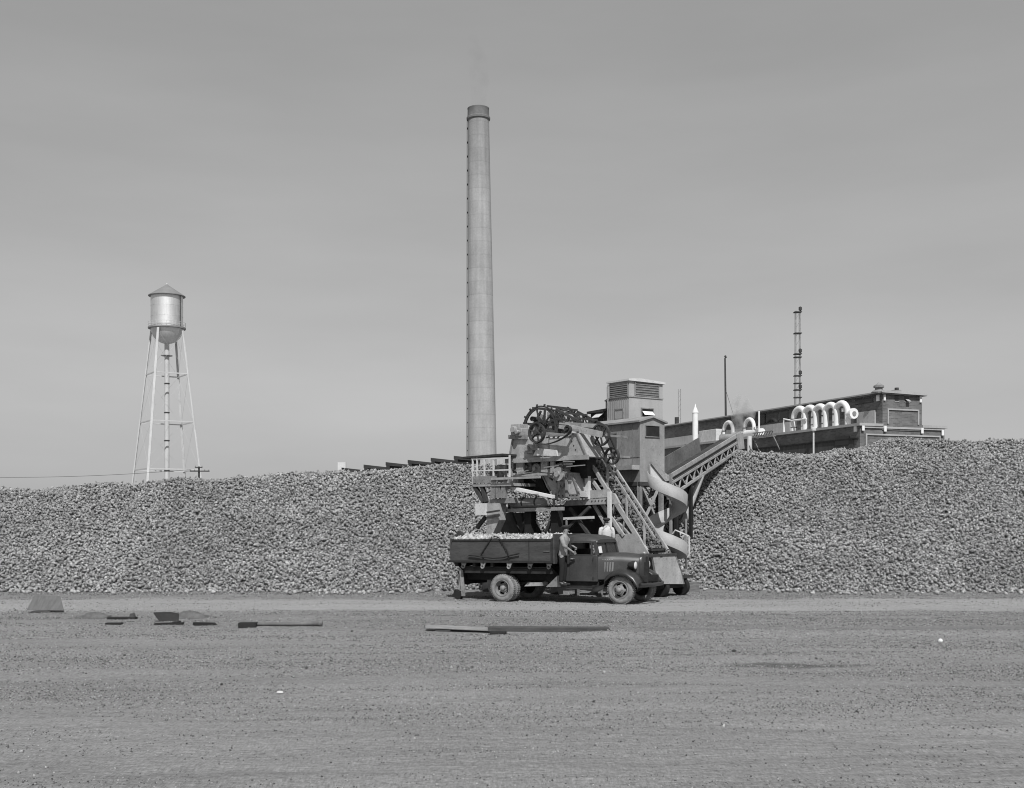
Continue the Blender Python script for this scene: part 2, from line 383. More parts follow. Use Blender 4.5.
# the nearest loose beets, each one its own object
protos = []
m_loose = mat('loose_beet_skin', 0.34, 0.2, 9, 0.85, rnd=0.35)
n_loose = 300
lx = RNG.uniform(-19.5, 19.5, n_loose * 4); okx = ~((lx > -3) & (lx < 6.5)); lx = lx[okx][:n_loose]
ly = foot(lx) - 0.05 - 0.9 * np.abs(RNG.normal(0, 0.6, n_loose)); first = None
for i in range(n_loose):
    w = RNG.uniform(0.05, 0.085)
    if i < 5:
        me = bpy.data.meshes.new('sugar_beet'); b2 = bc * (1 + RNG.uniform(-.1, .1, bc.shape)); me.from_pydata([tuple(p) for p in b2 * np.array([1, 1, 1.4])], [], [tuple(f) for f in bf])
        me.polygons.foreach_set('use_smooth', [True] * len(me.polygons)); me.materials.append(m_loose)
        o = bpy.data.objects.new('sugar_beet', me); protos.append(o)
        tag(o, 'single pale sugar beet lying loose along the foot of the beet heap', 'sugar beet', 'loose sugar beets at the foot of the heap')
    else: o = protos[i % 5].copy()
    C.objects.link(o)
    o.scale = (w, w, w); o.rotation_euler = (R(90 + RNG.uniform(-25, 25)), RNG.uniform(0, 6.28), RNG.uniform(0, 6.28))
    o.location = (lx[i], ly[i], max(float(gz(lx[i], ly[i])), float(pile_z(np.array([lx[i]]), np.array([ly[i]]))[0])) + w * 0.75)

# ------------------------------------------------------------------ shared materials
m_paint = mat('faded_grey_paint', 0.38, 0.20, 1.6, 0.7, streak=0.16, rust=0.34)
m_paint2 = mat('light_sheet_metal', 0.43, 0.18, 2.0, 0.55, metal=0.0, streak=0.16, rust=0.30)
m_steel = mat('worn_steel', 0.26, 0.25, 3, 0.6, rust=0.35)
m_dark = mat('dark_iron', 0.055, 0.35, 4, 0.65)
m_black = mat('black_sheet_and_shade', 0.022, 0.35, 3, 0.7)
m_pale = mat('pale_paint', 0.55, 0.12, 2.5, 0.6, rust=0.2)
m_white = mat('white_paint', 0.72, 0.07, 2.0, 0.55)
m_rubber = mat('belt_rubber', 0.03, 0.3, 6, 0.7)
m_wood = mat('grey_timber', 0.20, 0.3, 3, 0.85, stretch=(1, 1, 6))
m_darkwood = mat('tarred_timber', 0.045, 0.4, 2.0, 0.85, stretch=(0.5, 3, 3))
m_glass = mat('dark_window_glass', 0.012, 0.2, 2, 0.15, spec=0.5)
m_screen = mat('louvre_screen', 0.16, 0.15, 3, 0.7)

# ------------------------------------------------------------------ water tower
def water_tower():
    Y0 = 240.0; sc = Y0 / F; c = P(166.9, 532, Y0); root = empty('water_tower', (c.x, Y0, 0)); 
    tag(root, 'silver water tower with conical roof on four splayed legs', 'water tower')
    z = lambda py: H + (HZ - py) * sc
    ms = mat('aluminium_paint', 0.72, 0.06, 0.5, 0.55, metal=0.85, streak=0.08)
    ms2 = mat('tower_steel_paint', 0.50, 0.1, 0.5, 0.5, streak=0.05)
    r = 15.6 * sc
    zb, zt = z(327.5), z(296)
    prof = []
    for i in range(10):
        t = R(90) * i / 9; prof.append((max(0.02, r * 1.0 * math.sin(t)), zb - 0.2 - (z(327.5) - z(343)) * math.cos(t)))
    MB().lathe(prof, 40, cap=True).build('bowl', ms, root, 40)
    MB().lathe([(r, zb - 0.2), (r, zb + (zt - zb) * .33 - .03), (r + .03, zb + (zt - zb) * .33), (r, zb + (zt - zb) * .33 + .03), (r, zb + (zt - zb) * .66 - .03), (r + .03, zb + (zt - zb) * .66), (r, zb + (zt - zb) * .66 + .03), (r, zt)], 40).build('tank', ms, root, 40)
    MB().lathe([(18 * sc, zt - .12), (18 * sc, zt), (0.25, z(285)), (0.02, z(284.5))], 40).build('roof', mat('tower_roof_paint', 0.24, 0.1, 0.5, 0.6), root, 25)
    MB().lathe([(0.02, z(285)), (0.2, z(284.7)), (0.2, z(283.8)), (0.02, z(283))], 10).build('finial', ms2, root, 30)
    b = MB(); b.lathe([(r + .03, z(329)), (18.3 * sc, z(329)), (18.3 * sc, z(327.6)), (r + .03, z(327.6))], 40, cap=False)
    b.build('balcony', mat('balcony_steel', 0.28, 0.1, 1, 0.6), root, 30)
    b = MB(); rr = 18.1 * sc
    for zz in (z(323), z(325.3)): b.tube([(rr * math.cos(t), rr * math.sin(t), zz) for t in np.linspace(0, 2 * math.pi, 33)[:-1]], 0.035, 5, closed=True)
    for k in range(24):
        t = 2 * math.pi * k / 24; b.bar((rr * math.cos(t), rr * math.sin(t), z(327.6)), (rr * math.cos(t), rr * math.sin(t), z(323)), 0.05)
    b.build('railing', ms2, root)
    MB().lathe([(2.35 * sc, 0), (2.35 * sc, z(342)), ], 20).build('riser_pipe', ms2, root, 40)
    b = MB()
    for py in (355, 383, 412, 440, 470): b.lathe([(2.36 * sc, z(py)), (2.75 * sc, z(py) - .05), (2.75 * sc, z(py) - .22), (2.36 * sc, z(py) - .27)], 20, cap=False)
    b.build('pipe_collar', m_dark, root)
    MB().lathe([(2.4 * sc, z(356)), (5.5 * sc, z(356)), (5.5 * sc, z(355.4)), (2.4 * sc, z(355.4))], 20, cap=False).build('pipe_platform', m_steel, root)
    vd = math.atan2(-c.x, c.y)                                 # line of sight
    ph = [a + vd for a in (math.atan2(18, -33), math.atan2(-33, -18), math.atan2(-18, 33), math.atan2(33, 18))]    # far left, near left, near right, far right
    def at(k, py):
        t = (py - 330) / (483 - 330); rad = (17.2 + (37.6 - 17.2) * t) * sc
        return Vector((rad * math.cos(ph[k]), rad * math.sin(ph[k]), z(py)))
    zg = lambda k: Vector((at(k, 532.2).x, at(k, 532.2).y, 0.0))
    for k in range(4):
        q = MB(); a, e = at(k, 330), zg(k); d = (e - a).normalized(); s = Vector((-math.sin(ph[k]), math.cos(ph[k]), 0))
        q.bar(a - s * .13, e - s * .13, .10, .24); q.bar(a + s * .13, e + s * .13, .10, .24)
        for j in range(46):
            f0, f1 = j / 46, (j + 1) / 46; sg = 1 if j % 2 else -1
            q.bar(a + (e - a) * f0 - s * .14 * sg, a + (e - a) * f1 + s * .14 * sg, .05)
        q.build('leg', ms2, root)
    for py in (374.5, 422.5, 470):
        for k in range(4):
            MB().bar(at(k, py), at((k + 1) % 4, py), .16, .24).build('strut', ms2, root)
    lv = [333, 374.5, 422.5, 470, 532]
    for i in range(4):
        q = MB()
        for k in range(4):
            j = (k + 1) % 4
            q.tube([at(k, lv[i]), at(j, lv[i + 1])], 0.014, 4); q.tube([at(j, lv[i]), at(k, lv[i + 1])], 0.014, 4)
        q.build('tie_rod', ms2, root)
    q = MB(); t0 = R(-22); rr = r + .18
    for s in (-.2, .2): q.bar(Vector((rr * math.cos(t0), rr * math.sin(t0) + s, z(329))), Vector((rr * math.cos(t0), rr * math.sin(t0) + s, zt)), .06)
    for i in range(18): q.bar(Vector((rr * math.cos(t0), rr * math.sin(t0) - .2, z(329) + i * .38)), Vector((rr * math.cos(t0), rr * math.sin(t0) + .2, z(329) + i * .38)), .04)
    q.build('ladder', m_dark, root)
water_tower()

def utility_pole():
    c = P(199, 500, 170); root = empty('utility_pole', (c.x, c.y, 0)); tag(root, 'dark wooden utility pole with two crossarms beside the water tower', 'utility pole')
    z = lambda py: H + (HZ - py) * 170 / F
    MB().tube([(0, 0, 0), (0, 0, z(466.5))], [0.2, 0.13], 10).build('pole', m_darkwood, root, 40)
    MB().bar((-0.55, -.18, z(467.4)), (0.55, -.18, z(467.4)), .11, .14).build('crossarm', m_darkwood, root)
    MB().bar((-1.3, -.2, z(471.2)), (1.6, -.2, z(471.2)), .12, .16).build('crossarm', m_darkwood, root)
    for x, py in ((-.5, 467.4), (.5, 467.4), (-1.2, 471.2), (-.6, 471.2), (.9, 471.2), (1.5, 471.2)):
        MB().lathe([(.03, 0), (.06, .06), (.05, .16), (.02, .2)], 8, T(x, -.2, z(py) + .07)).build('insulator', m_steel, root, 40)
    x0, x1 = c.x - 1.2, P(-160, 470, 175).x
    pts = [(x0 + (x1 - x0) * t, 170 + 6 * t, z(471.2) + .25 - 4 * 1.1 * t * (1 - t) + .1 * t) for t in np.linspace(0, 1, 24)]
    tag(MB().tube(pts, 0.028, 5).build('power_line', m_dark), 'thin wire running left from the utility pole past the water tower', 'wire')
utility_pole()

# ------------------------------------------------------------------ tall chimney
def chimney():
    Y0 = 200.0; sc = Y0 / F; z = lambda py: H + (HZ - py - 2.6) * sc
    c = P(482.9, 520, Y0); root = empty('chimney_stack', (c.x, Y0, 0)); root.rotation_euler = (0, -R(0.62), 0)
    tag(root, 'very tall tapering pale concrete smokestack behind the heap', 'smokestack')
    def rad(py): return (10.6 + (14.6 - 10.6) * ((py - 116) / (457 - 116))) * sc
    m = bpy.data.materials.new('stack_concrete'); m.use_nodes = True; nt = m.node_tree; n = nt.nodes; L = nt.links; b = n['Principled BSDF']
    tc = n.new('ShaderNodeTexCoord'); sx = n.new('ShaderNodeSeparateXYZ'); L.new(tc.outputs['Object'], sx.inputs[0])
    def M(op, a, c2=None):
        t = n.new('ShaderNodeMath'); t.operation = op
        for i, x in enumerate((a, c2)):
            if x is None: continue
            if isinstance(x, (int, float)): t.inputs[i].default_value = x
            else: L.new(x, t.inputs[i])
        return t.outputs[0]
    def mr(x, a, c2, lo, hi):
        t = n.new('ShaderNodeMapRange'); L.new(x, t.inputs[0])
        for i, q in enumerate((a, c2, lo, hi)): t.inputs[i + 1].default_value = q
        return t.outputs[0]
    def noise(s, d, st):
        mp = n.new('ShaderNodeMapping'); mp.inputs['Scale'].default_value = st; L.new(tc.outputs['Object'], mp.inputs['Vector'])
        t = n.new('ShaderNodeTexNoise'); t.inputs['Scale'].default_value = s; t.inputs['Detail'].default_value = d; L.new(mp.outputs[0], t.inputs['Vector']); return t.outputs['Fac']
    lift = M('DIVIDE', sx.outputs[2], 2.3); fr = M('FRACT', lift); cell = M('FLOOR', lift)
    wn = n.new('ShaderNodeTexWhiteNoise'); wn.noise_dimensions = '1D'; L.new(cell, wn.inputs['W'])
    v = M('MULTIPLY', mr(wn.outputs['Value'], 0, 1, 0.94, 1.05), mr(fr, 0.0, 0.09, 0.84, 1.0))         # pour lifts and their joints
    v = M('MULTIPLY', v, mr(noise(0.6, 6, (1, 1, 0.5)), 0.3, 0.7, 0.90, 1.10))
    v = M('MULTIPLY', v, mr(noise(3.5, 4, (1, 1, 1)), 0.3, 0.7, 0.92, 1.08))
    v = M('MULTIPLY', v, mr(M('ADD', sx.outputs[2], M('MULTIPLY', noise(1.2, 5, (1, 1, 0.2)), 14.0)), 62, 84, 1.0, 0.66))   # soot near the mouth
    v = M('MULTIPLY', v, mr(noise(1.6, 5, (1, 1, 0.04)), 0.4, 0.72, 1.04, 0.84))        # rain and soot streaks
    v = M('MULTIPLY', v, 0.33); L.new(v, b.inputs['Base Color']); b.inputs['Roughness'].default_value = 0.9
    prof = [(rad(535), 0)] + [(rad(py), z(py)) for py in range(520, 113, -14)] + [(rad(116), z(116))]
    MB().lathe(prof, 48).build('shaft', m, root, 40)
    msoot = mat('sooty_concrete', 0.20, 0.2, 0.8, 0.9)
    MB().lathe([(rad(116), z(118.4)), (11.8 * sc, z(117.2)), (11.9 * sc, z(115.4)), (10.9 * sc, z(114.6)), (10.7 * sc, z(107)), (10.9 * sc, z(106.6)), (10.9 * sc, z(106)), (8.4 * sc, z(106)), (8.4 * sc, z(118))], 48, cap=False).build('crown', msoot, root, 30)
    MB().lathe([(0.05, z(109)), (8.3 * sc, z(109))], 32, cap=True).build('flue', m_black, root)
    q = MB(); t0 = R(184)
    for py in range(118, 530, 2):
        p0 = Vector((math.cos(t0), math.sin(t0), 0)); a = p0 * (rad(py) + .12) + Vector((0, 0, z(py)))
        q.bar(a + Vector((0, -.3, 0)), a + Vector((0, .3, 0)), .06)
    for s in (-.3, .3): q.bar(p0 * (rad(118) + .12) + Vector((0, s, z(118))), p0 * (rad(530) + .12) + Vector((0, s, z(530))), .08)
    for py in range(126, 530, 14): q.lathe([(rad(py) + .02, z(py) - .1), (rad(py) + .07, z(py) - .1), (rad(py) + .07, z(py) + .1), (rad(py) + .02, z(py) + .1)], 40, cap=False) if False else q.bar(p0 * (rad(py) + .05) + Vector((0, -.45, z(py))), p0 * (rad(py) + .05) + Vector((0, .45, z(py))), .12, .12)
    q.build('ladder', m_dark, root)
chimney()

def volume_mat(name, dens, col, scale, lo, hi, fall=None):
    m = bpy.data.materials.new(name); m.use_nodes = True; nt = m.node_tree; n = nt.nodes; L = nt.links
    n.remove(n['Principled BSDF']); out = n['Material Output']
    pv = n.new('ShaderNodeVolumePrincipled'); pv.inputs['Color'].default_value = (col, col, col, 1)
    tc = n.new('ShaderNodeTexCoord'); nz = n.new('ShaderNodeTexNoise'); nz.inputs['Scale'].default_value = scale; nz.inputs['Detail'].default_value = 4
    L.new(tc.outputs['Object'], nz.inputs['Vector'])
    mr = n.new('ShaderNodeMapRange'); L.new(nz.outputs['Fac'], mr.inputs[0])
    for i, q in enumerate((lo, hi, 0, dens)): mr.inputs[i + 1].default_value = q
    L.new(mr.outputs[0], pv.inputs['Density']); L.new(pv.outputs[0], out.inputs['Volume']); return m
def puff(name, pts, rads, m, label):
    o = MB().tube(pts, rads, 14).build(name, m, None, 60); tag(o, label, None, kind='stuff'); return o
p0 = P(478.3, 106, 200)
puff('smoke', [p0 + Vector((0, 0, .2)), p0 + Vector((.3, 0, 4)), p0 + Vector((.1, .5, 7)), p0 + Vector((-.5, 1, 10)), p0 + Vector((-1.2, 1, 13))], [1.3, 1.7, 1.9, 1.7, .4],
     volume_mat('thin_smoke', 0.05, 0.25, 0.45, 0.42, 0.75), 'faint dark smoke rising from the smokestack mouth')

# ------------------------------------------------------------------ factory
def factory():
    fx, fy = (860 - CX) / F * 110, 110.0
    fr = Frame(fx, fy, R(21)); root = empty('factory_building', (fx, fy, 0), R(21))
    tag(root, 'long dark brick factory with raised clerestory and white bent pipes on its roof', 'factory')
    mb = bpy.data.materials.new('factory_brick'); mb.use_nodes = True; nt = mb.node_tree; n = nt.nodes; L = nt.links; b = n['Principled BSDF']
    tc = n.new('ShaderNodeTexCoord'); cb = n.new('ShaderNodeCombineXYZ'); sx = n.new('ShaderNodeSeparateXYZ'); L.new(tc.outputs['Object'], sx.inputs[0])
    ad = n.new('ShaderNodeMath'); ad.operation = 'ADD'; L.new(sx.outputs[0], ad.inputs[0]); L.new(sx.outputs[1], ad.inputs[1])
    L.new(ad.outputs[0], cb.inputs[0]); L.new(sx.outputs[2], cb.inputs[1])
    br = n.new('ShaderNodeTexBrick'); br.inputs['Scale'].default_value = 1.0; br.inputs['Brick Width'].default_value = 0.46; br.inputs['Row Height'].default_value = 0.15
    br.inputs['Mortar Size'].default_value = 0.012
    br.inputs['Color1'].default_value = (.095,) * 3 + (1,); br.inputs['Color2'].default_value = (.155,) * 3 + (1,); br.inputs['Mortar'].default_value = (.17,) * 3 + (1,)
    L.new(cb.outputs[0], br.inputs['Vector'])
    nz = n.new('ShaderNodeTexNoise'); nz.inputs['Scale'].default_value = 0.7; nz.inputs['Detail'].default_value = 6; L.new(tc.outputs['Object'], nz.inputs['Vector'])
    mr = n.new('ShaderNodeMapRange'); L.new(nz.outputs['Fac'], mr.inputs[0])
    for i, q in enumerate((.3, .7, .75, 1.2)): mr.inputs[i + 1].default_value = q
    mx = n.new('ShaderNodeVectorMath'); mx.operation = 'SCALE'; L.new(br.outputs['Color'], mx.inputs[0]); L.new(mr.outputs[0], mx.inputs['Scale'])
    L.new(mx.outputs[0], b.inputs['Base Color']); b.inputs['Roughness'].default_value = 0.9
    m_cap = mat('parapet_cap', 0.42, 0.12, 0.8, 0.7)
    m_roof = mat('roofing_felt', 0.07, 0.3, 0.5, 0.9)
    m_board = mat('dark_boarding', 0.085, 0.3, 1.0, 0.85, stretch=(3, 3, 0.2), streak=0.25)
    LEN = 52.0
    zl = fr.onx(860, 423, 0).z; zu = fr.ony(882, 391.5, 0).z
    s0, s1 = fr.ony(882, 400, 0).x, fr.ony(921.4, 400, 0).x
    W0 = fr.ony(944.5, 425, 0).x
    MB().box((0, 0, 0), (W0, LEN, zl - .25)).build('wall', mb, root)
    q = MB(); q.box((-.22, -.22, zl - .25), (s0, LEN + .2, zl)); q.box((s1, -.22, zl - .25), (W0 + .22, LEN + .2, zl)); q.box((s0, .3, zl - .25), (s1, LEN, zl - .02))
    q.build('roof', m_cap, root)
    MB().box((s0, -.08, zl - .6), (s1, LEN - 1, zu - .3)).build('clerestory_wall', mb, root)
    q = MB(); q.prism([(s0 - .35, -.45, zu - .3), (s1 + .3, -.45, zu - .3), (s1 + .3, -.45, zu - .12), ((s0 + s1) / 2, -.45, zu + .12), (s0 - .35, -.45, zu - .02)], (0, LEN, 0))
    q.build('clerestory_roof', m_roof, root)
    MB().box((s0 - .36, -.5, zu - .14), (s0 - .352, LEN - .6, zu + .0)).build('eaves_trim', m_cap, root)
    MB().prism([(s0 - .4, -.50, zu - .14), (s1 + .34, -.50, zu - .26), (s1 + .34, -.50, zu - .1), ((s0 + s1) / 2, -.50, zu + .16), (s0 - .4, -.50, zu + .03)], (0, .04, 0)).build('eaves_trim', m_cap, root)
    # pale sheet band along the foot of the clerestory
    zb = fr.onx(877, 410, s0).z; te = fr.onx(876, 412, s0).y
    for px0, px1 in ((876, 858), (791, 640)):
        y0, y1 = max(.9, fr.onx(px0, 412, s0).y), min(LEN - 2, fr.onx(px1, 412, s0).y) if px1 > 700 else LEN - 2
        MB().box((s0 - .16, y0, zl - .3), (s0 - .003, y1, zb)).build('pale_sheet_band', mat('pale_sheeting', 0.48, 0.1, 0.6, 0.6, streak=0.12), root)
    # ledge and boarded lower wall on the long side
    zs = fr.onx(858, 438, 0).z
    MB().box((-.14, .2, zs - .1), (-.003, LEN, zs + .04)).build('ledge', m_black, root)
    MB().box((-.06, 1.0, 0), (-.002, LEN, zs - .1)).build('boarded_wall', m_board, root)
    # end wall: framed panels, trims
    def panel(x0, x1, z0, z1, y, name, m, w=.14):
        q = MB()
        q.box((x0, y - .1, z1 - w), (x1, y, z1)); q.box((x0, y - .1, z0), (x0 + w, y, z1 - w)); q.box((x1 - w, y - .1, z0), (x1, y, z1 - w)); q.build(name, m, root)
    a = fr.ony(886.5, 408.5, 0); d = fr.ony(918, 411, 0); panel(a.x, d.x, zl + .02, a.z, -.09, 'panel_frame', m_cap)
    a = fr.ony(865.4, 433.5, 0); d = fr.ony(940, 437, 0); panel(a.x, d.x, 0, a.z, -.003, 'panel_frame', m_cap)
    q = MB(); q.box((.2, -.14, zl - .45), (W0 - .1, -.09, zl - .26)); q.build('string_course', m_cap, root)
    for px, py in ((862, 427), (884, 428), (921, 430), (941.5, 432)):
        w = fr.ony(px, py, 0); MB().box((w.x - .14, -.22, w.z - .35), (w.x + .14, -.15, w.z + .2)).build('rainwater_head', m_white, root)
    for px, py in ((883.5, 397), (919.5, 399)):
        w = fr.ony(px, py, 0); MB().box((w.x - .1, -.22, w.z - .35), (w.x + .1, -.09, w.z + .35)).build('rainwater_head', m_white, root)
    for px, py in ((878.5, 397.5), (856, 428)):
        w = fr.onx(px, py, s0 if px > 870 else 0); MB().box((w.x - .12, w.y - .2, w.z - .35), (w.x - .003, w.y + .2, w.z + .35)).build('rainwater_head', m_white, root)
    # windows of the end wall and of the long clerestory side
    def win(px, py, w, h, face, tilt=False):
        if face == 'end': c = fr.ony(px, py, 0); q = MB().box((c.x - w / 2, -.12, c.z - h / 2), (c.x + w / 2, -.085, c.z + h / 2)); f = q.build('window', m_glass, root)
        else: c = fr.onx(px, py, s0); c.z = min(c.z, zu - .5 - h / 2); f = MB().box((s0 - .05, c.y - w / 2, c.z - h / 2), (s0 - .003, c.y + w / 2, c.z + h / 2)).build('window', m_glass, root)
        t = .07; g = MB()
        if face == 'end':
            for lo, hi in (((c.x - w / 2 - t, -.14, c.z + h / 2), (c.x + w / 2 + t, -.084, c.z + h / 2 + t)), ((c.x - w / 2 - t, -.14, c.z - h / 2 - t), (c.x + w / 2 + t, -.084, c.z - h / 2))): g.box(lo, hi)
        else:
            for lo, hi in (((s0 - .07, c.y - w / 2 - t, c.z + h / 2), (s0 - .002, c.y + w / 2 + t, c.z + h / 2 + t)), ((s0 - .07, c.y - w / 2 - t, c.z - h / 2 - t), (s0 - .002, c.y + w / 2 + t, c.z - h / 2))): g.box(lo, hi)
        g.build('frame', m_cap if face == 'end' else m_dark, f)
        if tilt:
            MB().prism([(c.x - w / 2 + .05, -.13, c.z - .05), (c.x + w / 2 - .05, -.13, c.z - .05), (c.x + w / 2 - .05, -.5, c.z - h / 2), (c.x - w / 2 + .05, -.5, c.z - h / 2)], (0, .02, .03)).build('sash', m_cap, f)
    win(896, 398, .42, .6, 'end'); win(906.2, 399, .5, .55, 'end', True)
    win(864.5, 400.2, 2.6, .34, 'side'); win(771.5, 412, 2.6, 1.0, 'side'); win(760, 412.5, 2.6, 1.0, 'side'); win(784, 411, 1.6, .8, 'side'); win(735, 417, 3.5, .9, 'side')
    w = fr.onx(842.5, 440, 0); MB().box((-.09, w.y - 1.1, w.z - .5), (-.062, w.y + 1.1, w.z + .35)).build('window', m_glass, root)
    w = fr.onx(742.5, 452, 0); MB().box((-.09, w.y - 1.8, w.z - 1.6), (-.062, w.y + 1.8, w.z + .4)).build('window', m_glass, root)
    # white bent pipes standing on the lower roof, feeding a horizontal duct
    xp = 1.0; msc = lambda t: (fr.o.y + fr.u.y * t + fr.v.y * xp) / F
    def cane(px, top, wpx, rpx, name, down=2.2):
        a = fr.onx(px, top, xp); k = msc(a.y); r = rpx * k; cu = wpx * k / 2 / max(.2, abs(fr.u.x)) * .62
        zt = a.z - r - cu * .0
        pts = [(xp, a.y, zl - .05), (xp, a.y, zt - cu)] + [(xp, a.y - cu + cu * math.cos(t), zt - cu + cu * math.sin(t)) for t in np.linspace(0, math.pi, 13)] + [(xp, a.y - 2 * cu, zt - cu - down * .3)]
        o = MB().tube(pts, r, 14).build(name, m_white, root, 50)
        MB().lathe([(r + .005, zl + .5), (r + .03, zl + .5), (r + .03, zl + .56), (r + .005, zl + .56)], 14, T(xp, a.y, 0), cap=False).build('collar', m_dark, o); q = MB()
        for zz in (zt - cu,): q.lathe([(r + .005, zz - .05), (r + .05, zz - .05), (r + .05, zz + .05), (r + .005, zz + .05)], 14, T(xp, a.y, 0), cap=False)
        q.build('collar', m_dark, o); return pts
    ends = [cane(px, top, 11.5, 2.95, 'bent_pipe', 4.5) for px, top in ((793.7, 406.5), (803.9, 405.5), (813.8, 404.3), (824.4, 402.8), (835.2, 401.2))]
    e0, e1 = ends[0][-1], ends[-1][-1]; yd = fr.onx(852.5, 413, xp).y; zd = fr.onx(852.5, 413.5, xp).z
    o = MB().tube([(xp + .1, yd, zd), (xp + .1, e1[1] + .1, zd - .0)], .40, 16).build('duct', m_white, root, 50)
    MB().tube([(xp + .1, yd + .2, zd), (xp + .1, yd - .12, zd)], .52, 18).build('flange', m_white, o, 50)
    MB().tube([(xp + .1, yd - .12, zd), (xp + .1, yd - .2, zd)], .22, 14).build('hatch', m_steel, o, 50)
    MB().tube([(xp + .1, yd + 1.3, zd + .3), (xp + .1, yd + 1.3, zd + .62)], .34, 14).build('stub', m_white, o, 50)
    c2 = [cane(px, top, 9.5, 1.9, 'small_bent_pipe', 2.2) for px, top in ((724, 421), (744.8, 418))]
    MB().tube([(xp + .1, c2[1][-1][1] - 1.5, c2[1][-1][2]), (xp + .1, c2[0][-1][1] - .3, c2[0][-1][2])], .42, 14).build('duct', m_white, root, 50)
    # white flue with a pointed cowl
    a = fr.onx(695.3, 441, -.6); t = fr.onx(695.3, 413, -.6); r = 2.9 * (fr.o.y + fr.u.y * a.y) / F
    o = MB().lathe([(r, a.z), (r, t.z)], 16, T(-.6, a.y, 0)).build('white_flue', m_white, root, 50)
    MB().lathe([(r * 1.15, t.z), (r * 1.15, t.z + .12), (.1, t.z + .75), (.03, t.z + 1.1)], 16, T(-.6, a.y, 0)).build('cowl', m_white, o, 40)
    # pale downpipe and slim lamp posts on the long wall
    a = fr.onx(749.6, 436, -.5); r = 2.5 * (fr.o.y + fr.u.y * a.y) / F
    MB().lathe([(r, 0), (r, a.z)], 14, T(-.5, a.y, 0)).build('downpipe', m_pale, root, 50)
    for px, py in ((813.6, 431.5), (737.6, 440)):
        a = fr.onx(px, py, -.5); q = MB(); q.tube([(-.5, a.y, 0), (-.5, a.y, a.z)], .09, 8); q.lathe([(.1, a.z), (.26, a.z + .08), (.26, a.z + .3), (.1, a.z + .42)], 10, T(-.5, a.y, 0)); q.build('vent_pipe', m_pale, root, 40)
    a = fr.onx(759, 411, .6); MB().tube([(.6, a.y, zl - .05), (.6, a.y, a.z)], .1, 8).build('vent_pipe', m_white, root, 40)
    a = fr.onx(784, 419, .7); q = MB(); q.tube([(.7, a.y, zl - .05), (.7, a.y, a.z), (.7, a.y - 1.5, a.z - .3), (.7, a.y - 4, a.z - .3)], .1, 8); q.build('vent_pipe', m_white, root, 40)
    # roof details
    a = fr.ony(879, 390, 1.0); z0 = zu + .0; x = s0 + .1
    MB().lathe([(.72, z0), (.62, z0 + .12), (.36, z0 + .22), (.36, z0 + .42), (.5, z0 + .44), (.5, z0 + .62), (.2, z0 + .8), (.04, z0 + .95)], 16, T(x, .6, 0)).build('roof_ventilator', m_steel, root, 30)
    q = MB(); q.box((s0 + 1.9, .5, z0), (s0 + 2.7, 1.2, z0 + .3)); q.tube([(s0 + 2.4, .8, z0 + .3), (s0 + 2.4, .8, z0 + .55)], .2, 8); q.build('roof_hatch', m_dark, root)
    a = fr.onx(676.8, 418, s0 + 1); MB().tube([(s0 + 1, a.y, zu - .1), (s0 + 1, a.y, a.z + .1)], .28, 10).build('roof_pipe', m_dark, root, 40)
    # lattice walkway bracket under the roof edge
    a = fr.onx(753, 434, -.9); d = fr.onx(773, 433, -.9); q = MB()
    q.bar((-.9, a.y, zl - .3), (-.9, d.y, zl - .3), .12); q.bar((-.9, a.y, zl + .2), (-.9, d.y, zl + .2), .1)
    for i in range(8):
        y0 = a.y + (d.y - a.y) * i / 8; y1 = a.y + (d.y - a.y) * (i + 1) / 8; q.bar((-.9, y0, zl - .3), (-.9, y1, zl + .2), .07); q.bar((-.9, y0, zl - .3), (0, y0, zl - .3), .08)
    q.bar((-.9, d.y, zl - .3), (-.05, d.y, zl - 1.8), .1); q.bar((-.9, a.y, zl - .3), (-.05, a.y, zl - 1.8), .1)
    q.build('walkway_bracket', m_steel, root)
    a = fr.onx(709.5, 433, .4); q = MB(); q.box((.1, a.y - 2.0, zl), (1.1, a.y + 2.0, a.z + .35)); q.build('roof_tank', m_pale, root, bevel=.04)
    return fr
fr = factory()
a = fr.onx(741, 431, .8); o3 = Vector((fr.o.x, fr.o.y, 0)) + Vector((fr.v.x, fr.v.y, 0)) * .8 + Vector((fr.u.x, fr.u.y, 0)) * a.y
zz = fr.onx(741, 430, .8).z
puff('steam', [o3 + Vector((0, 0, zz - .6)), o3 + Vector((.1, 0, zz + .5)), o3 + Vector((.3, 0, zz + 1.7)), o3 + Vector((-.2, 0, zz + 3)), o3 + Vector((.2, 0, zz + 4.4))], [.5, 1.1, 1.5, 1.3, .3],
     volume_mat('white_steam', 1.8, 0.98, 0.9, 0.44, 0.8), 'small puff of steam drifting off the factory roof pipes')

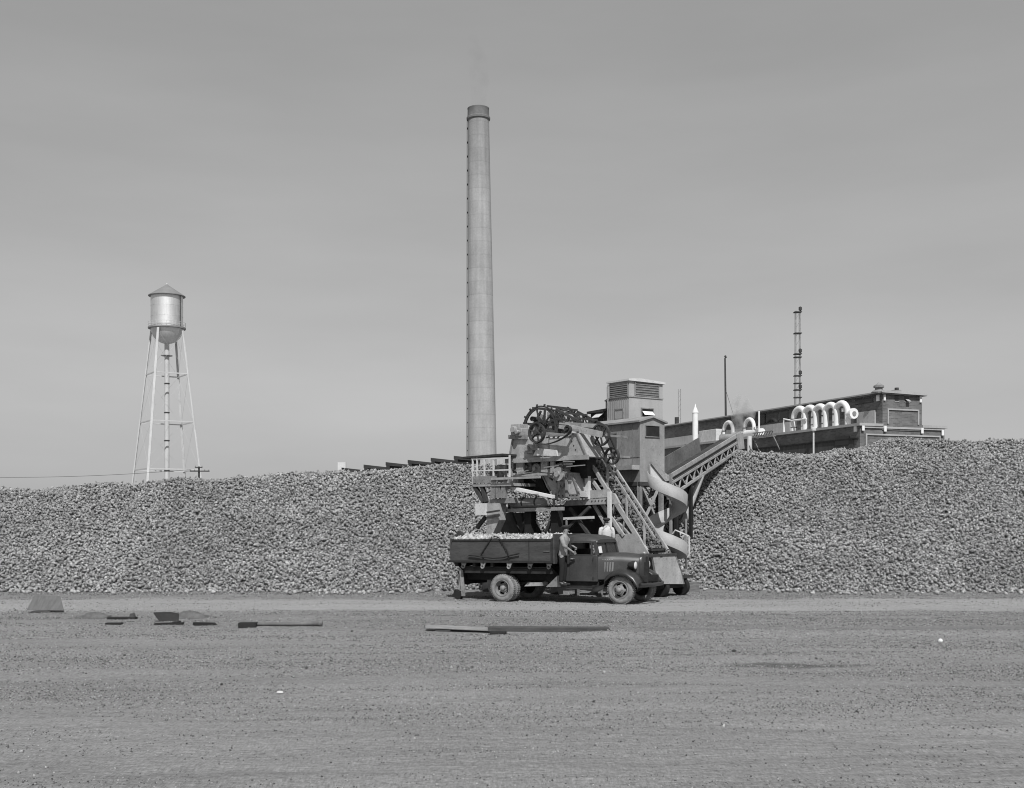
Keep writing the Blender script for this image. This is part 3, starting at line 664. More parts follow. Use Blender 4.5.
# masts beyond the factory
def mast(px, top, base, Y0, name, label, w, lat=False):
    c = P(px, 520, Y0); root = empty(name, (c.x, Y0, 0)); k = Y0 / F; z = H + (HZ - top) * k; tag(root, label, 'mast')
    if lat:
        for sx, sy in ((-1, -1), (1, -1), (1, 1), (-1, 1)):
            MB().tube([(sx * w, sy * w, 0), (sx * w * .8, sy * w * .8, z)], .042, 6).build('pole', m_steel, root)
        for i, f in enumerate((.985, .79, .6, .57, .40, .33, .27, .2)):
            zz = H + (HZ - (top + (base - top) * (1 - f))) * k if False else z - (1 - f) * (z - (H + (HZ - base) * k)) * 1.25
            b = MB(); b.box((-w * 1.4, -w * 1.4, zz), (w * 1.4, w * 1.4, zz + .10)); b.build('platform', m_dark, root)
            if i % 2 == 0:
                MB().lathe([(.06, 0), (.2, .08), (.2, .4), (.06, .5)], 10, T(w * .8, -w, zz + .16)).build('fitting', m_dark, root)
        q = MB()
        for i in range(26):
            z0, z1 = z * (i / 26), z * ((i + 1) / 26); q.bar((-w, -w, z0), (w, -w, z1), .035)
        q.build('lattice', m_steel, root)
    else:
        MB().tube([(0, 0, 0), (0, 0, z * .6), (-.12, 0, z)], [w, w * .9, w * .6], 8).build('pole', m_dark, root, 40)
        MB().tube([(0, 0, z), (-.12, 0, z + .3)], w * .8, 8).build('cap', m_dark, root)
        MB().tube([(0, 0, z * .82), (2.8, 1, z * .45)], .02, 4).build('guy_wire', m_dark, root)
mast(797.6, 311, 398, 135, 'lattice_mast', 'tall square lattice mast with lamps rising behind the factory roof', .30, True)
mast(726, 358, 415, 140, 'thin_mast', 'single thin dark pole rising behind the factory roof', .16)
def far_mast():
    Y0 = 210; c = P(679.5, 520, Y0); root = empty('open_mast', (c.x, Y0, 0)); z = H + (HZ - 389) * Y0 / F
    tag(root, 'faint slender twin post mast far behind the factory', 'mast')
    for s in (-.22, .22): MB().tube([(s, 0, 0), (s, 0, z)], .05, 6).build('pole', m_steel, root)
    q = MB()
    for i in range(30): q.bar((-.22, 0, z * i / 30), (.22, 0, z * (i + 1) / 30), .04)
    q.build('lattice', m_steel, root)
far_mast()

# ------------------------------------------------------------------ stepped row of dark timber boxes along the left crest
def timber_boxes():
    tops = [(344, 469), (366, 466), (388, 463.5), (410, 461.3), (433, 459.2), (456, 457.2)]
    words = ['lowest step of the row', 'second lowest step', 'third lowest step', 'third highest step', 'second highest step', 'highest, touching the smokestack']
    for i, (px, py) in enumerate(tops):
        Y0 = 52.0; a = P(px, py + .4, Y0); root = empty('timber_box', (a.x, Y0, a.z - 1.5)); w = 23 / F * Y0
        tag(root, 'low dark timber box behind the left heap crest, ' + words[i], 'timber box', 'stepped row of dark timber boxes behind the heap')
        MB().prism([(0, 0, -2.5), (w, 0, -2.5), (w, 0, 1.5 - .16), (0, 0, 1.5 - .05)], (0, 1.1, 0)).build('boarding', m_darkwood, root)
        MB().prism([(-.1, -.08, 1.5 - .07), (w + .02, -.08, 1.5 - .17), (w + .02, -.08, 1.5 - .05), (-.1, -.08, 1.5 + .08)], (0, 1.26, 0)).build('top_plank', m_darkwood, root)
        MB().box((-.07, -.12, -2.5), (.09, -.002, 1.5 - .06)).build('post', m_darkwood, root)
    a = P(341.5, 464.5, 52); root = empty('white_post', (a.x, 52, a.z - 2)); tag(root, 'short pale post at the low end of the timber boxes', 'post')
    MB().box((-.05, -.05, -2), (.05, .05, 1.75)).build('stake', m_pale, root); MB().box((-.16, -.08, 1.75), (.2, .08, 2.1)).build('head_block', m_pale, root)
timber_boxes()

# ------------------------------------------------------------------ beet piling machine
def circ(c, r, t0=0, t1=2 * math.pi, n=32):
    """points of a circle in the plane local x = const"""
    return [Vector((c[0], c[1] + r * math.cos(t), c[2] + r * math.sin(t))) for t in np.linspace(t0, t1, n)]
def spoked_wheel(name, m, parent, c, r, spokes=6, rim=0.045, width=.12, hub=.09):
    q = MB(); c = Vector(c); n = 36; rings = []
    for k in range(n):
        t = 2 * math.pi * k / n; d = Vector((0, math.cos(t), math.sin(t))); w = Vector((width / 2, 0, 0))
        rings.append([c + d * r - w, c + d * r + w, c + d * (r - rim) + w, c + d * (r - rim) - w])
    vs = [p for g in rings for p in g]
    q.add(vs, [(i * 4 + k, ((i + 1) % n) * 4 + k, ((i + 1) % n) * 4 + (k + 1) % 4, i * 4 + (k + 1) % 4) for i in range(n) for k in range(4)])
    for k in range(spokes):
        t = 2 * math.pi * k / spokes + .3; d = Vector((0, math.cos(t), math.sin(t))); q.bar(c + d * hub * .5, c + d * (r - rim * .5), .045, .05, up=(1, 0, 0))
    q.tube([c - Vector((width * .9, 0, 0)), c + Vector((width * .9, 0, 0))], hub, 12)
    return q.build(name, m, parent)
def beet_piler():
    fr = Frame(3.62, 39.3, R(48)); f = fr.onx; g = fr.ony
    root = empty('beet_piler', (3.62, 39.3, 0), R(48))
    tag(root, 'tall grey beet piling machine with drive wheels, inclined elevator and tin cabin', 'beet piler')
    X = Vector((1, 0, 0))
    def plate(name, pts, b, th, m, parent=root, bevel=0.0):
        return MB().prism([f(px, py, b) for px, py in pts], (th, 0, 0)).build(name, m, parent, bevel=bevel)
    def bars(name, segs, m, parent=root):
        q = MB()
        for (p, s, w, *h) in segs: q.bar(p, s, w, h[0] if h else w)
        return q.build(name, m, parent)
    def rivets(plate_obj, pts, b, m=m_dark):
        q = MB()
        for px, py in pts: q.lathe([(.028, 0), (.02, -.022)], 6, Matrix.Translation(f(px, py, b)) @ rotY(R(90)))
        q.build('rivet_row', m, plate_obj)
    # --- main hopper up high
    hp = plate('upper_hopper', [(512.5, 439), (560, 438), (577, 433.2), (587, 456.3), (508, 461)], -1.2, 1.5, m_paint2)
    bars('hopper_lip', [(f(509, 437.0, -1.25), f(527, 437.2, -1.25), .1, .14)], m_steel, hp)
    rivets(hp, [(515 + i * 7.5, 459.5 - i * .42) for i in range(10)] + [(570 + i * 1.9, 437 + i * 4.2) for i in range(4)], -1.2)
    bars('seam', [(f(549, 438.5, -1.206), f(549, 458.6, -1.206), .04, .03)], m_steel, hp)
    # --- band of gear openings
    bars('band_rail', [(f(506, 461.3, -1.25), f(588, 457.0, -1.25), .12, .16)], m_paint)
    bars('band_rail', [(f(505, 475.0, -1.25), f(553, 473.5, -1.25), .12, .12)], m_paint)
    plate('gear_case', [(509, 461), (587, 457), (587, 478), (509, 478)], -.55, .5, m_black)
    for px, w in ((510, 2.2), (519.5, 6.5), (544, 6.5), (552, 3.5)):
        plate('band_post', [(px - w / 2, 461), (px + w / 2, 461), (px + w / 2, 475.2), (px - w / 2, 475.2)], -1.22, .1, m_paint)
    for px, py, r, m in ((528, 467, .17, m_steel), (536, 469, .2, m_paint), (514.5, 467, .2, m_paint), (561, 467.5, .2, m_steel), (560.5, 474, .13, m_steel), (548, 466, .1, m_steel)):
        c = f(px, py, -.95); q = MB(); q.tube([c, c + X * .3], r, 16); q.tube([c - X * .12, c], r * .35, 10); q.build('gear', m, root, 40)
    bars('shaft', [(f(553, 465, -1.0), f(572, 463.8, -1.0), .06)], m_pale)
    rg = random.Random(3)
    for i in range(16):                                        # rods, levers and pipes in the gear band
        px = 507 + i * 5.1 + rg.uniform(-1.5, 1.5); py = rg.uniform(461, 475); b = rg.uniform(-1.6, -1.15)
        p = f(px, py, b); k = rg.choice(('rod', 'rod', 'lever', 'pipe'))
        if k == 'rod': bars('control_rod', [(p, p + Vector((0, rg.uniform(.3, .8), rg.uniform(-.08, .08))), .035)], rg.choice((m_dark, m_steel)))
        elif k == 'lever': bars('lever', [(p, p + Vector((0, rg.uniform(-.12, .12), .42)), .03)], m_steel)
        else: MB().tube([p, p + Vector((0, 0, -.28)), p + Vector((.25, .05, -.36))], .035, 7).build('pipe', m_dark, root, 40)
    for i in range(9):
        px = 512 + i * 4.4; p = f(px, 492 + rg.uniform(-3, 10), -.75); bars('control_rod', [(p, p + Vector((.1, rg.uniform(-.3, .3), rg.uniform(-.5, -.2))), .04)], rg.choice((m_dark, m_steel, m_paint)))
    for p0_, p1_ in (((508.5, 461), (512.7, 439)), ((587, 456.5), (577.2, 433.5)), ((577, 433.4), (550, 436))):
        bars('edge_angle', [(f(*p0_, -1.23), f(*p1_, -1.23), .05, .05)], m_steel)
    for p0_, p1_ in (((541.5, 474), (553, 497)), ((553, 497.6), (580, 497)), ((572, 473), (580, 497))):
        bars('edge_angle', [(f(*p0_, -.97), f(*p1_, -.97), .05, .05)], m_steel)
    for px, y0, y1 in ((556.5, 478, 500), (560.5, 480, 499), (564, 477, 498)):
        MB().tube([f(px, y0, -1.15), f(px + .6, y1, -1.15)], .03, 7).build('hanging_pipe', m_dark, root, 40)
    c = f(558, 474, -1.2); q = MB(); q.tube([c, c + X * .4], .24, 18); q.tube([c - X * .1, c], .1, 12); q.build('gear_housing', m_paint, root, 40)
    for i in range(7): bars('hanger', [(f(500 + i * 9, 498, -1.0), f(500 + i * 9, 510, -1.0), .05, .05)], m_dark)
    # --- lower hopper, dark open chute beside it
    plate('lower_hopper', [(541, 474), (572, 472.5), (580, 497), (553, 497.6), (546.5, 487)], -.95, 1.0, m_paint2)
    rivets(root, [(555 + i * 3.6, 495.6) for i in range(7)] + [(573.5 + i * 1.1, 475 + i * 3.4) for i in range(6)], -.955)
    bars('hopper_crease', [(f(553.3, 496, -.97), f(565.5, 484, -.97), .05), (f(566, 476, -.97), f(568, 497, -.97), .12)], m_steel)
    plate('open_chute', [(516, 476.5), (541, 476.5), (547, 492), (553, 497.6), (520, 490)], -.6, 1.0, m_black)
    plate('side_plate', [(505, 476), (517, 476), (520, 491), (506, 489)], -1.1, .3, m_paint)
    bars('light_plank', [(f(508, 487, -1.5), f(553.5, 496.8, -1.5), .16, .10)], m_white)
    # --- horizontal tank
    tk = MB().tube([f(511.5, 503.6, -1.25), f(513, 503.6, -1.25), f(545.5, 502.2, -1.25), f(547.5, 502.2, -1.25)], [.12, .17, .17, .1], 18).build('air_tank', m_steel, root, 50)
    q = MB()
    for px in (525, 538): c = f(px, 503 - (px - 511) * .04, -1.25); q.tube([c, c + Vector((0, .06, 0))], .185, 18)
    q.build('strap', m_dark, tk)
    # --- walkway floor and main beams
    bars('floor_beam', [(f(500, 510.8, -1.3), f(563, 508.6, -1.3), .16, .12)], m_paint)
    bars('floor_beam', [(f(505, 509.8, 1.2), f(600, 506.5, 1.2), .2, .2)], m_dark)
    bm_ = plate('main_girder', [(564, 505.8), (566, 500.5), (608.5, 498), (608.5, 504)], -.45, .18, m_paint2)
    rivets(bm_, [(592 + i * 3.4, 501.0 - i * .15) for i in range(5)], -.45)
    plate('gusset_plate', [(587.3, 490.5), (607.5, 489.3), (607.5, 497.3), (587.3, 498.4)], -.40, .12, m_paint2)
    plate('gusset_plate', [(608, 492), (614, 493.5), (619.5, 503.6), (608, 504.3)], -.42, .1, m_paint2)
    bars('post', [(f(587.3, 456, -.42), f(588, 499, -.42), .15, .15)], m_pale)
    bars('post', [(f(609.4, 491.5, -.55), f(609.9, 541, -.55), .11, .11)], m_pale)
    for a, d in (((566.5, 458), (588, 497)), ((579, 461), (604, 497)), ((594, 505), (613, 537)), ((603, 505), (624, 536)), ((590, 462), (607.5, 490))):
        bars('diagonal_strut', [(f(*a, -.2), f(*d, -.2), .08, .10)], m_paint2)
    bars('cross_rail', [(f(561, 518.8, -.7), f(594, 517.3, -.7), .05, .09)], m_pale)
    bars('cross_rail', [(f(566.5, 519, -.72), f(566.8, 540, -.72), .05)], m_steel)
    plate('dark_void_panel', [(553, 507), (598, 505), (600, 545), (553, 545)], .3, .9, m_black)  # black panel fills the void: part dark sheet, part interior shade as colour
    plate('dark_void_panel', [(560, 481), (588, 479), (590, 497), (560, 498)], .0, 1.2, m_black)  # dark interior behind the struts, shade put in as a black block
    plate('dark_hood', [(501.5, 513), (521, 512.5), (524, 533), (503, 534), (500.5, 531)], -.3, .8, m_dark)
    # --- legs and braces beneath
    for b in (-1.0, 1.6):
        for px in (530.5, 557):
            p = f(px, 510, b); bars('leg', [(Vector((b, p.y, -.1)), p, .3, .3)], m_black)
    for a, d in (((521, 534), (529, 512)), ((540, 534), (532, 512)), ((546, 534), (554, 512)), ((560, 536), (590, 507)), ((590, 536), (570, 508)), ((511, 512), (519, 533))):
        bars('brace', [(f(*a, -.6), f(*d, -.6), .1, .1)], m_dark)
    bars('brace', [(f(525, 521, -.9), f(553, 520, -.9), .03)], m_steel)
    # --- left-hand platform with railing and its tapered leg
    B = -1.9
    p0, p1 = f(472.5, 484, B), f(511, 482.4, B)
    dk = MB().box((B, min(p0.y, p1.y), p0.z - .1), (B + 1.5, max(p0.y, p1.y), p0.z)).build('platform_deck', m_paint, root)
    plate('toe_board', [(472.5, 476.5), (496, 475.8), (496, 482.5), (472.5, 483)], B - .03, .03, m_steel, dk)
    segs = []
    for px, t in ((472.8, 459), (477.2, 457), (484.5, 459.5), (493.5, 460), (509.6, 455)): segs.append((f(px, t, B), f(px, 483, B), .05))
    for y in (459, 471): segs.append((f(471.5, y, B), f(510, y - 1.2, B), .045))
    segs += [(s[0] + X * 1.4, s[1] + X * 1.4, .045) for s in segs[:3]]
    bars('railing', segs, m_pale, dk)
    bars('canopy_board', [(f(470, 458.3, B + .4), f(511, 455, B + .4), .9, .07)], m_darkwood)
    for a, d in (((474, 485), (484, 502)), ((482, 485), (486.5, 502)), ((495, 484), (493.5, 498)), ((504.5, 484), (503.5, 498)), ((499, 485), (499, 498))):
        bars('platform_strut', [(f(*a, B + .1), f(*d, B + .1), .13 if a[0] < 490 else .2, .13)], m_steel if a[0] > 490 else m_dark)
    plate('platform_bracket', [(482, 500), (512, 497.5), (512, 503), (482, 504)], B + .15, .5, m_steel)
    plate('bracket_box', [(475.3, 503.4), (485, 503.2), (485, 515), (475.3, 515.3)], B, .5, m_pale)
    lg = MB(); a = [f(486.5, 503.5, B + .1), f(499.5, 503, B + .1), f(499, 520, B + .1)]; b0 = f(490, 540, B + .1); b0b = f(488, 540, B + .1)
    lg.prism([a[0], a[1], a[2], b0, f(486.5, 540, B + .1)], (.35, 0, 0)); lg.build('tapered_leg', m_paint2, root)
    bars('leg', [(f(487.5, 538, B + .25), Vector((B + .25, f(487.5, 538, B + .25).y, -.1)), .25)], m_dark)
    bars('pipe', [(f(487, 512.5, B), f(499.5, 510.5, B), .06), (f(487, 517.5, B), f(499.5, 515, B), .06)], m_dark)
    bars('brace', [(f(477, 528, B + .3), f(485.5, 517, B + .3), .08, .14)], m_dark)
    for i, (px, py) in enumerate(((498, 474), (503.5, 470), (506, 478), (511, 480))):
        c = f(px, py, B + .8); q = MB(); q.box(c - Vector((.2, .25, .16)), c + Vector((.2, .25, .16))); q.tube([c + Vector((-.3, 0, .1)), c + Vector((.3, 0, .1))], .09, 10); q.build('motor', m_paint if i % 2 else m_steel, root, 40, bevel=.02)
    bars('control_shelf', [(f(492, 479, B - .05), f(540, 477, B - .05), .1, .08)], m_paint)
    # --- main elevator
    e0, e1 = f(646.5, 551, 0), f(575.5, 439, 0); WB = g(667, 550, e0.y).x
    d = (e1 - e0).normalized(); nrm = Vector((0, -d.z, d.y)); nrm = nrm if nrm.z > 0 else -nrm
    L = (e1 - e0).length; wx = Vector((WB, 0, 0))
    for s in (Vector(), wx): bars('stringer', [(e0 + s, e1 + s, .08, .15)], m_paint2)
    for s in (Vector(), wx): bars('lower_chord', [(e0 + s - nrm * .5 + d * .3, e1 + s - nrm * .5, .08, .1)], m_paint)
    for s in (Vector(), wx):
        q = []
        for k in range(7):
            t0, t1 = L * k / 7, L * (k + 1) / 7; q += [(e0 + s + d * t0, e0 + s + d * (t0 + L / 14) - nrm * .5, .05, .06), (e0 + s + d * (t0 + L / 14) - nrm * .5, e0 + s + d * t1, .05, .06)]
        bars('web', q, m_paint)
    q = MB(); q.prism([e0 - nrm * .08, e1 - nrm * .08, e1 - nrm * .13, e0 - nrm * .13], (WB, 0, 0)); bed = q.build('conveyor_bed', mat('beet_slime_dark_bed', .10, .5, 7, .8, rust=.5), root)
    for k in range(34):
        c = e0 + d * (L * (k + .3) / 34); q = MB(); q.bar(c + X * .06, c + wx - X * .06, .04, .07); q.build('flight', m_dark, bed)
    q = MB(); 
    for s in (.12, .88): q.bar(e0 + wx * s + nrm * .01, e1 + wx * s + nrm * .01, .05, .05)
    q.build('drag_chain', m_black, bed)
    n = 420; tt = RNG.uniform(.02, .97, n); bb_ = RNG.uniform(.12, WB - .12, n)
    pp = np.array([tuple(Matrix.Translation((3.62, 39.3, 0)) @ (Matrix.Rotation(R(48), 4, 'Z') @ (e0 + d * (L * a) + X * b_ + nrm * .03))) for a, b_ in zip(tt, bb_)])
    eb = beets('elevator_beets', pp[:, 0], pp[:, 1], pp[:, 2], tone_mat('muddy_beet_skin', .17, .3, 14), .035, .065)
    tag(eb, 'muddy beets riding up the inclined elevator of the piling machine', None, kind='stuff')
    tops = []
    for px, py in ((646, 526), (629, 497), (610, 466), (592, 440)):
        base = None
        t = (px - 1.5 - 646.5) / (575.5 - 646.5); base = e0 + (e1 - e0) * min(1, max(0, t)); tp = base + Vector((0, 0, .86)); tops.append(tp)
        bars('upright', [(base, tp, .06, .06)], m_paint2)
        bars('tie_bar', [(base + Vector((0, 0, .02)), base + wx + Vector((0, 0, .02)), .06, .08)], m_steel)
    bars('hand_rail', [(tops[0] - d * .7, tops[-1], .05, .06)], m_paint)
    # --- head of the elevator: wheels, lattice, belt
    hc = f(546.5, 429, .0); hr = 21.5 / 28.6
    for i, s in enumerate((Vector((-.35, 0, 0)), wx * .8)):
        spoked_wheel('head_wheel', m_dark, root, hc + s, hr, 6, .05, .06, .07)
    q = MB(); n = 30
    for s in (-.35, WB * .8):
        for k in range(n):                                     # links with a lug on every third one
            t, t2 = R(-40) + R(240) * k / n, R(-40) + R(240) * (k + 1) / n
            dd, d2 = Vector((0, math.cos(t), math.sin(t))), Vector((0, math.cos(t2), math.sin(t2)))
            q.bar(hc + dd * (hr + .04) + X * s, hc + d2 * (hr + .04) + X * s, .05, .05, up=X)
            if k % 3 == 0: q.bar(hc + dd * (hr + .02) + X * s, hc + dd * (hr + .13) + X * s, .06, .05, up=X)
    for k in (1, 7, 13, 19, 25):
        t = R(-40) + R(240) * k / n; c = hc + Vector((0, math.cos(t), math.sin(t))) * (hr + .09); q.bar(c - X * .35, c + X * WB * .8, .03, .07)
    q.build('paddle_chain', m_dark, root)
    h0, h1 = f(556, 409.5, -.2), f(586, 425, -.2)
    for s in (Vector(), wx):
        sg = [(h0 + s, h1 + s, .07, .09), (h0 + s - Vector((0, 0, .42)), h1 + s - Vector((0, 0, .36)), .07, .09)]
        for k in range(5):
            a = h0 + (h1 - h0) * (k / 5) + s; b2 = h0 + (h1 - h0) * ((k + 1) / 5) + s - Vector((0, 0, .4)); sg.append((a, b2, .04)); sg.append((a, a - Vector((0, 0, .4)), .05))
        bars('head_lattice', sg, m_dark)
    q = MB()
    for k in range(4): c = h0 + (h1 - h0) * (k / 3) + Vector((0, 0, .06)); q.bar(c, c + wx, .05, .07)
    q.build('head_flight', m_dark, root)
    plate('head_plate', [(547, 412), (562, 411.5), (569, 424), (566, 436), (546, 437)], .25, .06, m_paint)
    plate('head_plate', [(531, 424), (541, 414), (545, 416), (544, 436), (529, 437)], .45, .06, m_steel)
    for a, d_ in (((528, 436), (541, 411)), ((545, 409), (543, 437)), ((552, 410), (561, 436)), ((533, 420), (566, 424)), ((549, 416), (560, 414))): bars('head_brace', [(f(*a, .1), f(*d_, .1), .06, .07)], m_dark)
    for px, py in ((534, 419), (540.5, 425), (553, 416.5), (556, 428)): c = f(px, py, -.1); MB().tube([c - X * .12, c + X * .3], .09, 12).build('bearing', m_dark, root, 40)
    bars('bearing_beam', [(f(560, 425.5, -1.0), f(601.5, 434.5, -1.0), .12, .2)], m_paint2)
    bars('bearing_beam', [(f(566, 424, -.3), f(596, 426, -.3), .1, .14)], m_paint)
    dw = f(537, 432.5, -1.62); spoked_wheel('drive_wheel', m_dark, root, dw, .36, 6, .05, .13)
    pw = f(568, 429.5, -1.62); spoked_wheel('belt_pulley', m_dark, root, pw, .13, 4, .04, .14, .05)
    pts = [dw + Vector((0, .0, .37)), (dw + pw) / 2 + Vector((0, 0, .245)), pw + Vector((0, 0, .14))]
    q = MB()
    def ribbon(pts):
        for a, b2 in zip(pts[:-1], pts[1:]): q.bar(a, b2, .11, .025, up=(0, .3, 1))
    ribbon(pts)
    lo = []
    for t in np.linspace(0, 1, 13):
        p = (dw + Vector((0, .05, -.37))) * (1 - t) + (pw + Vector((0, -.08, -.12))) * t; p.z -= .62 * t * (1 - t); lo.append(p)
    ribbon(lo); q.build('drive_belt', m_rubber, root)
    w2 = f(600.5, 434.8, -.6); spoked_wheel('chain_wheel', m_dark, root, w2, .385, 6, .05, .1)
    w3 = f(612, 456, -.3); spoked_wheel('chain_wheel', m_dark, root, w3, .3, 6, .05, .1)
    q = MB()
    for s in (.37, -.37): q.bar(w2 + Vector((0, s * .8, .1)), w3 + Vector((0, s * .7, .0)), .05, .03, up=(0, 1, 0))
    q.build('drive_chain', m_black, root)
    bars('axle', [(w2 - X * .3, w2 + X * 1.5, .08), (dw - X * .1, dw + X * 1.6, .08), (pw - X * .1, pw + X * 1.0, .07), (w3 - X * .2, w3 + X * 1, .07)], m_steel)
    for px, py, s in ((519.5, 430, .2), (523, 432.5, .14), (533, 449, .16), (538, 447, .12)):
        c = f(px, py, -1.1); q = MB(); q.box(c - Vector((.25, s, s)), c + Vector((.25, s, s))); q.tube([c - X * .38, c + X * .3], s * .6, 12); q.build('gearbox', m_paint, root, 40, bevel=.02)
    plate('guard_plate', [(537, 448), (556, 450), (557, 456), (533, 455.5)], -1.3, .08, m_pale)
    # --- boot hopper at the foot of the elevator
    plate('boot_side', [(615.5, 534), (637, 533.5), (648.5, 553.5), (615, 554)], -.2, .06, m_paint2)
    aa = e0.y - .75
    pl = MB().prism([g(652.8, 556, aa), g(675, 555.6, aa), g(681, 572, aa), g(683.5, 584, aa), g(658, 584, aa)], (0, .08, 0)).build('boot_front_plate', m_paint2, root)
    MB().prism([g(675.4, 555.8, aa), g(681.2, 572, aa), g(683.7, 584, aa), g(683.7, 584, aa) + Vector((0, 1.3, 0)), g(675.4, 555.8, aa) + Vector((0, 1.3, 0))], (.06, 0, 0)).build('boot_side', m_steel, root)
    pb = g(652.8, 556, aa); MB().box((pb.x - .7, aa - .02, pb.z - .02), (g(676, 555, aa).x + .04, aa + .1, pb.z + .06)).build('boot_rim', m_dark, root)
    q = f(615, 555, -.2); MB().box((-.3, aa, q.z - .05), (-.15, q.y, q.z + .04)).build('boot_rim', m_dark, root)
    MB().box((-.1, aa + .12, .28), (1.4, e0.y + 1.2, .62)).build('boot_base', m_black, root)
    for x in (.1, 1.3): MB().tube([(x, aa + .3, .3), (x + .18, aa + .3, .3)], .3, 18).build('caster_wheel', m_black, root, 40)
    s0_ = g(684, 589, aa + .9); MB().box((s0_.x, s0_.y, -.05), (s0_.x + 1.0, s0_.y + .12, .36)).build('timber_sill', m_wood, root, bevel=.01)
    p = g(686.5, 575, aa + .1); q = MB(); q.bar(p, p + Vector((.1, .4, -.55)), .1, .12); q.bar(p + Vector((-.25, 0, -.05)), p + Vector((.35, 0, -.05)), .1, .1); q.build('hitch', m_dark, root)
    MB().box((-1.2, -.2, .72), (.1, 1.0, .87)).build('standing_board', m_wood, root)
    for y in (-.1, .9):
        for x in (-1.1, 0): MB().box((x - .06, y - .06, -.1), (x + .06, y + .06, .72)).build('board_leg', m_wood, root)

    # --- tin control house, its lookout tower and shack (own heading inside the machine)
    HR = R(35); hf = Frame(4.67, 42.0, HR)
    M = root.matrix_basis if False else Matrix.Translation((3.62, 39.3, 0)) @ Matrix.Rotation(R(48), 4, 'Z')
    Ml = M.inverted() @ (Matrix.Translation((4.67, 42, 0)) @ Matrix.Rotation(HR, 4, 'Z'))
    def hb(mb, name, m, parent=None, **k):
        o = mb.build(name, m, parent or root, **k)
        if parent is None: o.matrix_local = Ml
        return o
    hw = hf.ony(664.5, 440, 0).x; hl = hf.onx(586, 440, 0).y
    ze = hf.onx(640, 421.2, 0).z; zb = hf.ony(652, 482, 0).z
    mh = mat('weathered_sheet_wall', 0.33, 0.16, 1.2, 0.75, streak=0.18, rust=0.28)
    rid = .16
    house = hb(MB().prism([(0, 0, zb), (hw, 0, zb), (hw, 0, ze), (hw / 2, 0, ze + rid), (0, 0, ze)], (0, hl, 0)), 'control_house', mh)
    q = MB()
    q.prism([(-.1, -.08, ze - .035), (hw / 2, -.08, ze + rid + .005), (hw + .1, -.08, ze - .035), (hw + .1, -.08, ze + .03), (hw / 2, -.08, ze + rid + .07), (-.1, -.08, ze + .03)], (0, hl + .1, 0))
    hb(q, 'roof', mat('house_roof', .30, .2, 2, .8), house)
    def window(x0, x1, z0, z1, face, parent, sash=None, pane=m_glass, t=.05, y=0.0, x=0.0, slats=0):
        q = MB(); fm = MB()
        if face == 'end':
            w = q.box((x0, y - .02, z0), (x1, y - .003, z1)).build('window', pane, parent)
            for lo, hi in (((x0 - t, y - .045, z1), (x1 + t, y - .002, z1 + t)), ((x0 - t, y - .045, z0 - t), (x1 + t, y - .002, z0)), ((x0 - t, y - .045, z0), (x0, y - .002, z1)), ((x1, y - .045, z0), (x1 + t, y - .002, z1))): fm.box(lo, hi)
            for k in range(slats): zz = z0 + (z1 - z0) * (k + .5) / slats; fm.box((x0, y - .04, zz - .012), (x1, y - .021, zz + .02))
            fm.build('frame', m_steel, w)
            if sash: MB().prism([(x0 + .02, y - .05, z1 - .12), (x1 - .02, y - .05, z1 - .12), (x1 - .02, y - .05 - sash, z0 + .06), (x0 + .02, y - .05 - sash, z0 + .06)], (0, .02, .03)).build('sash', m_white, w)
        else:
            w = q.box((x - .02, x0, z0), (x - .003, x1, z1)).build('window', pane, parent)
            for lo, hi in (((x - .045, x0 - t, z1), (x - .002, x1 + t, z1 + t)), ((x - .045, x0 - t, z0 - t), (x - .002, x1 + t, z0)), ((x - .045, x0 - t, z0), (x - .002, x0, z1)), ((x - .045, x1, z0), (x - .002, x1 + t, z1))): fm.box(lo, hi)
            for k in range(slats): zz = z0 + (z1 - z0) * (k + .5) / slats; fm.box((x - .04, x0, zz - .012), (x - .021, x1, zz + .02))
            fm.build('frame', m_steel, w)
        return w
    a, d = hf.ony(645.3, 436.2, 0), hf.ony(658.8, 426.5, 0); window(a.x, d.x, a.z, d.z, 'end', house, pane=m_black, t=.025)
    a, d = hf.onx(617.3, 450, 0), hf.onx(607.6, 434.5, 0); window(a.y, d.y, a.z, d.z, 'side', house, pane=mat('dusty_glass', .10, .2, 2, .4))
    a, d = hf.onx(640, 468, 0), hf.onx(617.6, 464, 0); hb(MB().box((-.35, a.y + .02, a.z - .06), (-.003, d.y, a.z + .10)), 'side_shelf', m_paint2, house)
    q = MB()
    for t in np.arange(.4, hl, .62): q.box((-.012, t - .012, zb + .02), (-.002, t + .012, ze - .06))
    q.box((-.014, .0, zb + .9), (-.002, hl, zb + .925)); hb(q, 'wall_seam', m_steel, house)
    # tower
    tw = Frame(4.53, 44.5, HR); mt = mat('tower_sheet', .43, .08, 1.2, .7, streak=.10)
    Mt = M.inverted() @ (Matrix.Translation((4.53, 44.5, 0)) @ Matrix.Rotation(HR, 4, 'Z'))
    w1 = tw.ony(662.6, 400, 0).x; l1 = tw.onx(609.2, 400, 0).y; zt = tw.ony(633.5, 380.5, 0).z - .02
    tower = MB().box((0, 0, zb), (w1, l1, zt)).build('lookout_tower', mt, root); tower.matrix_local = Mt
    q = MB(); q.prism([(-.08, -.08, zt), (w1 + .08, -.08, zt - .03), (w1 + .08, -.08, zt + .05), (w1 * .3, -.08, zt + .12), (-.08, -.08, zt + .07)], (0, l1 + .16, 0)); q.build('roof', m_pale, tower)
    q = MB()
    for t in np.arange(.09, l1, .11): q.box((-.014, t - .012, zb), (-.002, t + .012, zt - .62))
    q.build('corrugation', mat('tower_side_sheet', .30, .1, 1.2, .7), tower)
